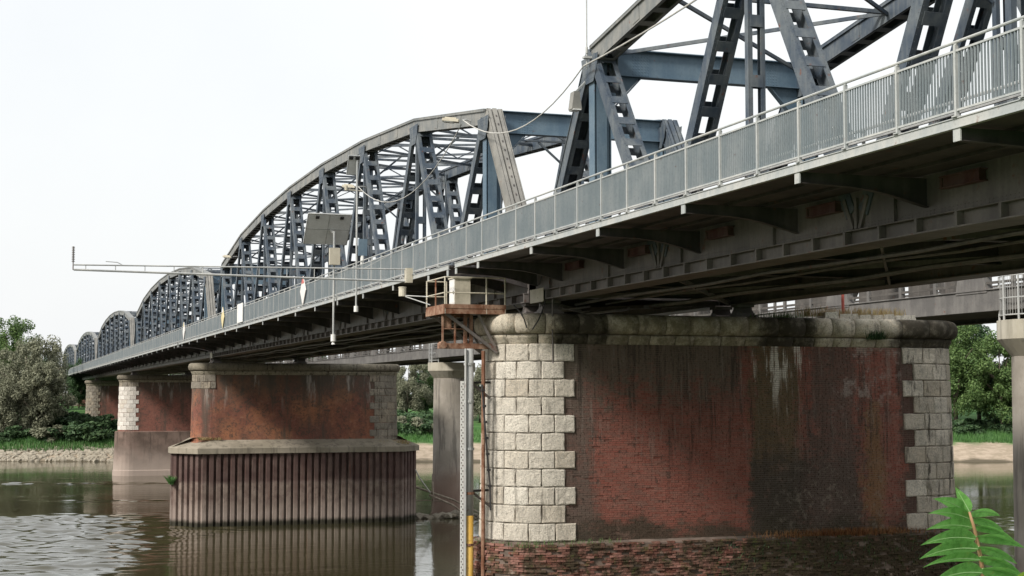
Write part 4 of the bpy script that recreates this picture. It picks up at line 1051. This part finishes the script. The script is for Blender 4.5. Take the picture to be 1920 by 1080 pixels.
# lamps on the truss and the cable between them
def lamp(loc, arm, label):
    o = thing('truss_lamp', label, 'lamp', loc, 'lamps clamped to the truss'); p = Vector(loc)
    MB().tube([p + Vector((0,0,0.02)), p + Vector(arm)*0.5 + Vector((0,0,0.05)), p + Vector(arm)], 0.03, 6).build('arm', M_GALV, o)
    h = MB(); a, b = p + Vector((-0.1,0.1,0)), p + Vector((-0.62, 0.35, 0.06)); h.beam(a, b, 0.26, 0.10, (0,1,0)); h.beam(a.lerp(b,0.15)+Vector((0,0,0.07)), a.lerp(b,0.85)+Vector((0,0,0.07)), 0.18, 0.06, (0,1,0)); h.build('housing', M_BEIGE, o)
    MB().beam(a.lerp(b,0.3)-Vector((0,0,0.065)), a.lerp(b,0.92)-Vector((0,0,0.065)), 0.2, 0.03, (0,1,0)).build('glass', M_WHITE, o)
lamp(P(15.15, 50.4, 9.55), (0.3, 0.0, 0.0), 'cream street lamp near the top of the second span end post')
lamp(P(15.0, 66.1, 9.25), (0.5, 0.2, 0.0), 'small lamp above the big solar panel on the second span')
lamp(P(15.0, 104.4, 9.4), (0.5, 0.2, 0.0), 'tiny lamp at the far end of the second span top chord')
fl = thing('floodlight', 'cream floodlight hanging on the nearest span corner post', 'lamp', P(15.1, 39.4, 8.0))
MB().prism([P(14.95,39.15,7.95), P(15.25,39.15,7.95), P(15.18,39.15,8.45), P(15.02,39.15,8.45)], (0, 0.30, 0)).build('housing', M_ENDP, fl)
MB().box(P(14.98,39.12,7.92), P(15.22,39.48,7.948)).build('glass', M_WHITE, fl)
MB().beam(P(15.1,39.3,8.44), P(15.4,39.25,8.75), 0.05, 0.05).build('bracket', M_GALV, fl)
an = thing('antenna_rod', 'thin vertical antenna rod above the nearest span corner', 'antenna', P(15.2, 38.8, 9.0))
MB().tube([P(15.25, 38.78, 9.0), P(15.25, 38.78, 13.5)], 0.02, 6).build('rod', M_GALV, an)
MB().box(P(15.15,38.70,9.3), P(15.46,38.86,9.36)).build('clamp', M_GALV, an)
MB().tube([P(15.25,38.78,9.45), P(15.25,38.78,9.62)], 0.04, 8).build('base_coil', M_GALV, an)
def sag(a, b, d, n=14): 
    a, b = Vector(a), Vector(b); return [a.lerp(b, i/n) - Vector((0,0,d*4*(i/n)*(1-i/n))) for i in range(n+1)]
solo(MB().tube(sag(P(15.15,50.3,9.55), P(15.18,38.85,9.10), 1.05), 0.02, 6), 'festoon_cable', M_CABLE, 'pale cable sagging from the cream lamp to the nearest span corner', 'cable')
solo(MB().tube(sag(P(15.18,38.85,9.10), P(15.25,20.0,10.2), 0.35), 0.024, 6), 'festoon_cable', M_CABLE, 'pale cable running up right from the nearest span corner', 'cable')
solo(MB().tube(sag(P(15.0,66.0,9.25), P(15.15,50.5,9.45), 1.55), 0.018, 6), 'festoon_cable', M_CABLE, 'pale cable drooping across the second span behind the solar panels', 'cable')

# navigation boards on the railing
M_SIGNW = paint('sign_white', (0.72,0.68,0.65), (0.78,0.75,0.72), 0, 0.5)
M_SIGNR = paint('sign_red', (0.50,0.11,0.09), (0.55,0.16,0.13), 0, 0.5)
M_SIGNY = paint('sign_yellow', (0.62,0.52,0.26), (0.70,0.62,0.38), 0, 0.5)
def diamond(t, z, h, label, m1_, m2_):
    o = thing('navigation_sign', label, 'sign', P(12.78, t, z-h), 'diamond boards on the railing')
    MB().prism([P(12.80, t-h, z), P(12.80, t, z-h), P(12.80, t+h, z), P(12.80, t, z+h)], (-0.03, 0, 0)).build('board', m1_, o)
    k = 0.55*h; MB().prism([P(12.766, t, z+h*0.98), P(12.766, t-h*0.5, z+h*0.5), P(12.766, t+h*0.5, z+h*0.5)], (-0.006, 0, 0)).build('painted_corner', m2_, o)
    for s in (-0.3, 0.3): MB().box(P(12.80, t+s-0.02, z-0.3), P(12.84, t+s+0.02, z+0.3)).build('mounting_bar', M_GALV, o)
diamond(67.2, 4.63, 0.66, 'white and red diamond board on the railing under the big solar panel', M_SIGNW, M_SIGNR)
diamond(93.0, 4.66, 0.66, 'yellowish diamond board on the railing left of the white rectangle', M_SIGNY, M_SIGNW)
diamond(113.5, 4.66, 0.66, 'farthest pale diamond board on the railing', M_SIGNW, M_SIGNY)
wb = thing('white_board', 'plain white rectangular board fixed to the railing', 'sign', P(12.78, 86, 4.1))
MB().box(P(12.77, 85.0, 4.06), P(12.80, 87.0, 5.12)).build('board', M_WHITE, wb)
for t in (85.4, 86.6): MB().box(P(12.80, t, 4.2), P(12.835, t+0.05, 5.0)).build('mounting_bar', M_GALV, wb)

# ------------------------------------------------------------------ drift at the foot of the concrete column
def H(x, y, z): return G((x-960)*z/2850, z, W + (740-y)*z/2850)
for pts, r0, r1, lb in (([(755,903),(790,915),(850,935),(905,962)], 0.10, 0.07, 'long bare driftwood branch slanting down from the cofferdam corner'),
        ([(806,926),(850,945),(868,958),(900,972)], 0.09, 0.06, 'second bare branch lying across the first beside the column foot'),
        ([(812,902),(813,930),(810,958),(802,972)], 0.08, 0.05, 'upright broken stick standing in front of the concrete column'),
        ([(762,938),(800,936),(828,938)], 0.05, 0.03, 'thin horizontal twig at the cofferdam corner above the water')):
    P_ = [H(x, y, 121.3 + 0.3*i) for i, (x, y) in enumerate(pts)]
    solo(MB().tube(P_, [r0 + (r1-r0)*i/(len(P_)-1) for i in range(len(P_))], 7), 'driftwood_branch', M_WOOD, lb, 'driftwood', 'driftwood by the column', smooth=True)
solo(MB().tube([H(768,846,121), H(776,872,121), H(788,895,121.2), H(808,922,121.4)], 0.05, 6), 'loose_rope', M_CABLE, 'pale loose rope hanging from the cofferdam cap corner', 'rope')
r = random.Random(8)
for k in range(14):
    x = 788 + k*8.5 + r.uniform(-3, 3); s = r.uniform(0.3, 0.75); c = H(x, 962, 122.2 + r.uniform(-0.5, 0.6)); c.z = r.uniform(-0.05, 0.22)
    me = rock_mesh('boulder', 300+k, M_ROCK); o = put('boulder', me, None, c, None, (s*1.3, s, s*r.uniform(0.5, 0.8))); o.rotation_euler = (0, 0, r.uniform(0, 6))
    tag(o, 'low mud-grey boulder at the foot of the concrete column, ' + ('first','second','third','fourth','fifth','sixth','seventh','eighth','ninth','tenth','eleventh','twelfth','thirteenth','fourteenth')[k] + ' from the left', 'boulder', 'boulders at the column foot')

# ------------------------------------------------------------------ vegetation
def leaf_cloud(n_cl, per, size, dims, seed, rc=0.2, flat=0.8, hollow=0.25):
    g = np.random.default_rng(seed); V = []
    dirs = g.normal(size=(n_cl*3, 3)); dirs /= np.linalg.norm(dirs, axis=1)[:, None]
    ph = g.uniform(0, 6.28, 6)
    lump = 0.80 + 0.26*np.sin(3*dirs[:,0]+ph[0]+2*dirs[:,2]) + 0.20*np.sin(5*dirs[:,1]+ph[1]) + 0.12*np.sin(7*dirs[:,2]+ph[2]+3*dirs[:,0])
    rad = (hollow + (1-hollow)*g.random(n_cl*3)**0.5) * lump
    cen = (dirs*rad[:,None])[:n_cl]
    cr = rc*g.uniform(0.55, 1.25, n_cl)
    idx = np.repeat(np.arange(n_cl), per); N = len(idx)
    off = g.normal(size=(N,3)); off /= np.linalg.norm(off, axis=1)[:,None]; off *= (g.random(N)**0.45)[:,None]; off[:,2] *= flat
    pos = (cen[idx] + off*cr[idx][:,None])*np.array(dims)
    nr = off*1.0 + g.normal(size=(N,3))*0.7 + np.array([0,0,0.45]); nr /= np.linalg.norm(nr, axis=1)[:,None]
    a = np.cross(nr, g.normal(size=(N,3))); a /= np.linalg.norm(a, axis=1)[:,None]; b = np.cross(nr, a)
    s = (size*g.uniform(0.6, 1.35, N))[:,None]
    return np.stack([pos - a*s, pos - b*s*0.5, pos + a*s, pos + b*s*0.5], 1).reshape(-1,3)

def quads_mesh(name, V, mat):
    n = len(V)//4; me = bpy.data.meshes.new(name)
    me.vertices.add(len(V)); me.vertices.foreach_set('co', V.astype(np.float32).ravel())
    me.loops.add(len(V)); me.loops.foreach_set('vertex_index', np.arange(len(V), dtype=np.int32))
    me.polygons.add(n); me.polygons.foreach_set('loop_start', np.arange(0, 4*n, 4, dtype=np.int32))
    me.materials.append(mat); me.update(calc_edges=True); return me

def tree_kit(seed, h, w, mat, n_cl=80, per=130, size=0.30, base=0.25):
    r = random.Random(seed); mb = MB(); ch = h*(1-base); cz = h*base + ch/2
    mb.tube([(0,0,-0.5),(r.uniform(-.2,.2),r.uniform(-.2,.2),h*0.25),(r.uniform(-.5,.5),r.uniform(-.5,.5),h*0.55),(r.uniform(-.8,.8),r.uniform(-.8,.8),h*0.88)], [h*0.022,h*0.017,h*0.011,h*0.003], 8)
    for k in range(9):
        a = r.uniform(0, 6.28); z0 = h*r.uniform(0.18, 0.6); z1 = z0 + h*r.uniform(0.12, 0.3); rr = w*r.uniform(0.5, 0.9)
        mb.tube([(0,0,z0),(rr*0.45*math.cos(a),rr*0.45*math.sin(a),z0*0.6+z1*0.4),(rr*math.cos(a),rr*math.sin(a),z1)], [h*0.010,h*0.007,h*0.002], 6)
    V = leaf_cloud(n_cl, int(per*1.9), size*0.72, (w, w, ch/2*1.05), seed, 0.22); V[:,2] += cz
    return mb.mesh('trunk', M_BARK, (0,0,0), True), quads_mesh('crown', V, mat)
KIT = {'willow_a': tree_kit(1, 15, 5.6, M_WILLOW, 95, 150, 0.26, 0.06), 'willow_b': tree_kit(2, 13, 4.6, M_WILLOW, 85, 150, 0.26, 0.05),
       'green_a': tree_kit(3, 18, 6.2, M_GREEN, 100, 150, 0.30, 0.10), 'dark_a': tree_kit(4, 17, 5.8, M_DGREEN, 95, 150, 0.30, 0.08), 'green_b': tree_kit(5, 14, 5.4, M_GREEN, 90, 140, 0.28, 0.06)}
BNK = ([214,222,225,228,231,235,240,248,262,290,330,500],[-2.5,-.4,.5,1.2,1.9,2.7,3.3,4.2,5.6,7.0,7.6,8.0])
def plant_tree(kit, xc, z, sc, rot, label, sz=None):
    h = float(np.interp(z, *BNK)) - 0.2; p = G(xc, z, h)
    o = thing('willow_tree' if 'willow' in kit else 'broadleaf_tree', label, 'tree', p, 'trees on the far bank')
    o.rotation_euler = (0, 0, rot); o.scale = (sc, sc, sz or sc)
    for nm, me in zip(('trunk', 'crown'), KIT[kit]):
        c = bpy.data.objects.new(nm, me); col.objects.link(c); c.parent = o
for kit, px, z, sc, rot, lb in (
    ('green_a', 8, 268, 0.96, 0.3, 'tall dark green tree rising highest at the left edge of the photo'),
    ('willow_a', 48, 243, 1.02, 1.1, 'grey-green willow in front of the tall tree at the left edge'),
    ('willow_b', 78, 240, 0.98, 2.0, 'grey willow reaching over the water left of the far bridge end'),
    ('willow_a', 82, 262, 0.90, 4.0, 'grey willow behind the others, its crown nearest the far railing end'),
    ('willow_b', 10, 238, 0.80, 5.1, 'low grey willow at the left edge close to the water'),
    ('dark_a', 75, 285, 0.62, 0.7, 'dark tree behind the grey willows of the left bank'),
    ('dark_a', 150, 300, 0.55, 1.9, 'dark tree standing under the far spans of the bridge'),
    ('green_a', -40, 255, 0.9, 2.6, 'green tree just beyond the left edge of the photo'),
    ('willow_b', -60, 240, 0.9, 1.2, 'grey willow just beyond the left edge of the photo'),
    ('willow_a', 765, 255, 0.72, 0.4, 'pale willow seen right of the orange pier'),
    ('dark_a', 800, 262, 0.62, 1.4, 'dark bushy tree seen left of the weathered concrete column'),
    ('green_b', 845, 258, 0.72, 2.4, 'green tree hidden mostly behind the weathered concrete column'),
    ('dark_a', 730, 270, 0.62, 3.4, 'dark tree behind the right end of the orange pier'),
    ('willow_b', 900, 256, 0.8, 4.4, 'willow behind the gauge pipe and pale quoins'),
    ('green_a', 1790, 246, 0.98, 0.2, 'green tree touching the right end of the nearest pier'),
    ('dark_a', 1832, 252, 1.08, 1.5, 'dark green tree midway between nearest pier and right column'),
    ('green_b', 1876, 244, 1.10, 2.7, 'lighter green tree left of the concrete column at the right edge'),
    ('green_a', 1745, 262, 0.95, 3.6, 'green tree behind the right quoins of the nearest pier'),
    ('dark_a', 1925, 256, 1.1, 4.6, 'dark tree behind the concrete column at the right edge'),
    ('green_b', 1975, 246, 1.1, 5.4, 'green tree just beyond the right edge of the photo'),
    ('dark_a', 1690, 266, 0.95, 0.9, 'dark tree hidden behind the nearest pier'),
    ('dark_a', 230, 330, 0.72, 0.9, 'dark tree far behind the white-nosed pier'), ('dark_a', 300, 335, 0.76, 2.9, 'dark tree far behind the gap left of the orange pier'), ('dark_a', 350, 330, 0.74, 4.9, 'dark tree far behind the left end of the orange pier'),
    ('dark_a', 600, 330, 0.7, 1.9, 'dark tree far behind the right half of the orange pier')):
    plant_tree(kit, (px-960)*z/2850, z, sc, rot, lb)
bush = [quads_mesh('foliage', leaf_cloud(26, 110, 0.22, (2.2,2.2,1.5), 50+k, 0.34) + np.array([0,0,1.1]), m) for k, m in enumerate((M_DGREEN, M_DGREEN, M_GREEN, M_WILLOW))]
stems = MB()
for k in range(6):
    a = k*1.05; stems.tube([(0,0,-0.3),(0.4*math.cos(a),0.4*math.sin(a),0.8),(1.0*math.cos(a),1.0*math.sin(a),1.7)], [0.06,0.04,0.01], 5)
stem_me = stems.mesh('stems', M_BARK)
r = random.Random(33)
ORD = ['first','second','third','fourth','fifth','sixth','seventh','eighth','ninth','tenth','eleventh','twelfth','thirteenth','fourteenth','fifteenth','sixteenth']
def bush_row(n, x0, x1, z0, z1, label, group, kinds, smin=0.7, smax=1.25):
    for k in range(n):
        px = x0 + (x1-x0)*(k+r.uniform(0.2,0.8))/n; z = r.uniform(z0, z1); s = r.uniform(smin, smax)
        h = float(np.interp(z, *BNK)) - 0.15
        o = thing('bush', label + ', ' + ORD[k] + ' from the left', 'bush', G((px-960)*z/2850, z, h), group); o.rotation_euler = (0,0,r.uniform(0,6)); o.scale = (s*1.25, s*1.25, s)
        for nm, me in (('stems', stem_me), ('foliage', bush[r.choice(kinds)])):
            c = bpy.data.objects.new(nm, me); col.objects.link(c); c.parent = o
bush_row(12, 108, 205, 234, 250, 'dark green bush on the left bank below the far spans', 'bushes of the left bank near the bridge', (0,1), 0.8, 1.4)
bush_row(14, 0, 108, 234, 244, 'low bush on the left bank under the grey willows', 'bushes under the willows', (0,1,3), 0.5, 1.0)
bush_row(6, 745, 815, 238, 250, 'bush on the far bank seen between orange pier and concrete column', 'bushes of the middle bank', (0,1,3), 0.8, 1.5)
bush_row(12, 1775, 1895, 241, 250, 'bush at the foot of the trees on the right bank', 'bushes of the right bank', (0,1,2), 0.6, 1.1)

def blades(n, place, hh, ww, seed, lean=0.5):
    g = random.Random(seed); V = []
    for k in range(n):
        p = Vector(place(g)); h = hh*g.uniform(0.5, 1.3); a = g.uniform(0, 6.28); d = Vector((math.cos(a), math.sin(a), 0)); w = d.orthogonal().normalized()*ww*g.uniform(0.6,1.3)
        e = p + d*h*lean*g.uniform(0, 1) + Vector((0,0,h)); m = p.lerp(e, 0.55) + Vector((0,0,h*0.08))
        V += [p - w, p + w, m + w*0.7, m - w*0.7, m - w*0.7, m + w*0.7, e + w*0.05, e - w*0.05]
    return np.array([tuple(q) for q in V])
def grass_thing(name, V, mat, label):
    me = quads_mesh(name, V, mat); o = bpy.data.objects.new(name, me); col.objects.link(o); return tag(o, label, 'grass', kind='stuff')
def bank_place(x0, x1, z0, z1):
    def f(g):
        z = g.uniform(z0, z1); px = g.uniform(x0, x1); p = G((px-960)*z/2850, z, 0); p.z = float(np.interp(z, *BNK)) - 0.25; return p
    return f
grass_thing('bank_grass', blades(9000, bank_place(-60, 230, 229.3, 244), 0.8, 0.06, 3), M_GRASS, 'bright green grass above the pale stones of the left bank')
grass_thing('bank_grass', blades(7000, bank_place(1700, 1980, 233.5, 246), 0.9, 0.06, 4), M_GRASS, 'bright green grass strip above the sand of the right bank')
grass_thing('bank_grass', blades(3500, bank_place(720, 920, 233, 246), 0.9, 0.06, 5), M_GRASS, 'bright green grass between the orange pier and the concrete column')
tt = T1
grass_thing('pier_top_grass', blades(900, lambda g: P(g.uniform(24.2, 27.9), T1 + g.uniform(-1.3, -0.4), 2.5), 0.28, 0.012, 6), M_DRY, 'dry grass growing on top of the nearest pier')
grass_thing('pier_top_grass', blades(260, lambda g: P(g.gauss(23.2, 0.45), T1 + g.uniform(-1.75, -1.2), 2.38), 0.20, 0.012, 7), M_GREEN, 'mossy green tuft on the nearest pier top under the bridge')
grass_thing('ledge_weeds', blades(1500, lambda g: (g.gauss(25.0, 1.3), T1 - PR - 0.14 - g.uniform(0.02, 0.30), 5.40), 0.24, 0.012, 8, 0.8), M_DRYRED, 'reddish withered weeds along the plinth ledge of the nearest pier')
grass_thing('ledge_weeds', blades(150, lambda g: (g.uniform(14.3, 17.5), T1 - PR - 0.12 - g.uniform(0.05, 0.3), 5.38), 0.20, 0.012, 9, 0.7), M_GREEN, 'small green weeds at the foot of the pale left quoins')
def nose_place(g):
    q = g.uniform(-2.6, 0.2); p = pr.pt(q, 5.40, g.uniform(0.1, 0.3)); return p
grass_thing('ledge_weeds', blades(110, nose_place, 0.14, 0.012, 10, 0.7), M_GREEN, 'green weeds in the joint under the rounded pier nose')
grass_thing('cornice_weed', blades(160, lambda g: (VC1 + g.gauss(10.75, 0.14), T1 - PR - 0.30, 11.55), 0.28, 0.02, 12, 1.0), M_DGREEN, 'dark green weed hanging on the cornice right of centre')
grass_thing('cofferdam_weed', blades(260, lambda g: (12.5 + g.uniform(-0.2,0.05), T2 - 0.6 + g.uniform(-0.6,0.4), 3.1), 0.55, 0.03, 13, 1.0), M_GRASS, 'bright green weed sprouting on the left corner of the sheet piles')
grass_thing('cap_moss', blades(260, lambda g: (g.uniform(14.3, 16.0), T2 - g.uniform(1.5, 1.95), 6.4), 0.2, 0.03, 14, 0.8), M_DRY, 'yellowish moss where the orange pier nose meets the cap')
grass_thing('cap_moss', blades(300, lambda g: (g.uniform(28.0, 30.6), T2 - g.uniform(0.8, 2.4), 5.95), 0.3, 0.03, 15, 1.2), M_DRY, 'dry grass draped over the right end of the cofferdam cap')

grass_thing('ledge_weeds', blades(900, lambda g: (g.uniform(20.5, 29.5), T1 - PR - 0.40 - g.uniform(0.0, 0.08), g.uniform(4.2, 5.3)), 0.22, 0.014, 19, 1.0), M_DGREEN, 'dark green creepers over the right half of the pier plinth')
rp = thing('red_post', 'thin red post standing on the open pier top among dry grass', 'post', P(25.9, T1-0.6, 2.4))
MB().tube([P(25.9, T1-0.6, 2.4), P(25.9, T1-0.6, 3.45)], 0.05, 8).build('shaft', M_SIGNR, rp); MB().box(P(25.8, T1-0.7, 2.40), P(26.0, T1-0.5, 2.46)).build('foot', M_SIGNR, rp)
# foreground compound leaf, rooted on the near bank
lb_ = thing('leafy_branch', 'green compound leaf with long leaflets in the bottom right corner', 'plant', G(1.30, 4.1, 7.9))
ZL = 4.0
rach = [G(1.34, 4.1, 7.9), H(1848, 1230, ZL+0.06), H(1838, 1110, ZL+0.02), H(1830, 1040, ZL), H(1820, 990, ZL-0.02), H(1811, 958, ZL-0.04)]
MB().tube(rach, [0.012, 0.009, 0.0065, 0.0055, 0.0045, 0.003], 7).build('stalk', M_STEM, lb_, True)
M_RIB = paint('leaf_rib', (0.30,0.48,0.20), (0.36,0.52,0.26), 0, 0.6, 20)
def leaflet(base, tip, wid, roll, mat, droop=0.18, seed=0):
    base, tip = Vector(base), Vector(tip); ax = tip - base; L = ax.length; axn = ax.normalized()
    back = Vector((-SA, -CA, 0)); upv = Vector((0,0,1))
    wv = (upv*math.cos(roll) + back*math.sin(roll)) if abs(axn.z) < 0.7 else Vector((CA, -SA, 0))*0.9 + back*0.4; wv = (wv - axn*wv.dot(axn)).normalized(); nn = axn.cross(wv)
    n = 9; vs = []
    for i in range(n+1):
        q = i/n; wd = wid*0.5*(math.sin(math.pi*min(1, q*0.97+0.03)**0.72)**0.9 if q < 1 else 0.0)*(1-0.35*q)*1.25 + 0.0004
        c = base + ax*q + upv*(L*droop*(q*(1-q)*1.6 - 0.25*q*q)) 
        e = 0.12*wd
        vs += [c + wv*wd + nn*wd*0.35, c, c - wv*wd + nn*wd*0.35]
    fs = []
    for i in range(n): fs += [(i*3, i*3+1, i*3+4, i*3+3), (i*3+1, i*3+2, i*3+5, i*3+4)]
    ob = MB().add(vs, fs).build('leaflet', mat, lb_, True)
    MB().tube([vs[i*3+1] for i in range(0, n)], [0.0011*(1-i/n)+0.0003 for i in range(0, n)], 5).build('midrib', M_RIB, ob)
pairs = [((1811,957),(1786,912),20,0.9),((1811,962),(1744,930),22,0.7),((1812,960),(1868,962),20,0.75),((1814,972),(1734,957),24,0.75),((1815,971),(1874,990),18,0.9),((1817,987),(1730,987),26,0.7),((1818,984),(1893,1006),20,0.95),
         ((1821,1008),(1719,1015),30,0.6),((1822,1003),(1912,1020),26,0.85),((1825,1026),(1716,1040),34,0.55),((1826,1022),(1898,1050),24,0.95),((1828,1046),(1722,1056),24,0.8),((1829,1040),(1908,1072),26,0.9),((1832,1070),(1738,1084),34,0.6),((1833,1062),(1925,1088),32,0.85),
         ((1836,1095),(1715,1125),36,0.6),((1837,1088),(1935,1120),34,0.85),((1840,1130),(1722,1165),36,0.6),((1841,1125),(1945,1160),36,0.85)]
for i, (b_, t_, w_, ro) in enumerate(pairs):
    s = 1 if t_[0] > b_[0] else -1
    if i == 0: leaflet(H(*b_, ZL-0.04), H(*t_, ZL-0.05), w_*ZL/2850, 0.0, M_AIL, 0.02, i); continue
    leaflet(H(*b_, ZL-0.02), H(*t_, ZL - 0.10*(s < 0) + 0.06*(s > 0)), w_*ZL/2850, ro, M_AIL, 0.13, i)
yl = thing('yellow_leaf_shoot', 'yellow-green leaf tip at the bottom right edge of the photo', 'plant', G(1.42, 3.75, 7.9))
lb_ = yl
MB().tube([G(1.45, 3.8, 7.9), H(1955, 1180, 3.7), H(1935, 1090, 3.7)], [0.008, 0.006, 0.003], 6).build('stalk', M_STEM, yl, True)
leaflet(H(1936,1095,3.7), H(1893,1075,3.62), 26*3.7/2850, 0.4, M_AILY); leaflet(H(1936,1088,3.7), H(1912,1035,3.65), 26*3.7/2850, 0.3, M_AILY); leaflet(H(1945,1120,3.7), H(1890,1110,3.62), 28*3.7/2850, 0.4, M_AILY)
grass_thing('near_dry_grass', blades(60, lambda g: G(g.uniform(0.7, 1.35)*4.6/4, g.uniform(4.6, 5.6), 7.85), 1.0, 0.004, 18, 0.5), M_DRY, 'a few dry grass blades at the bottom edge left of the green leaf')
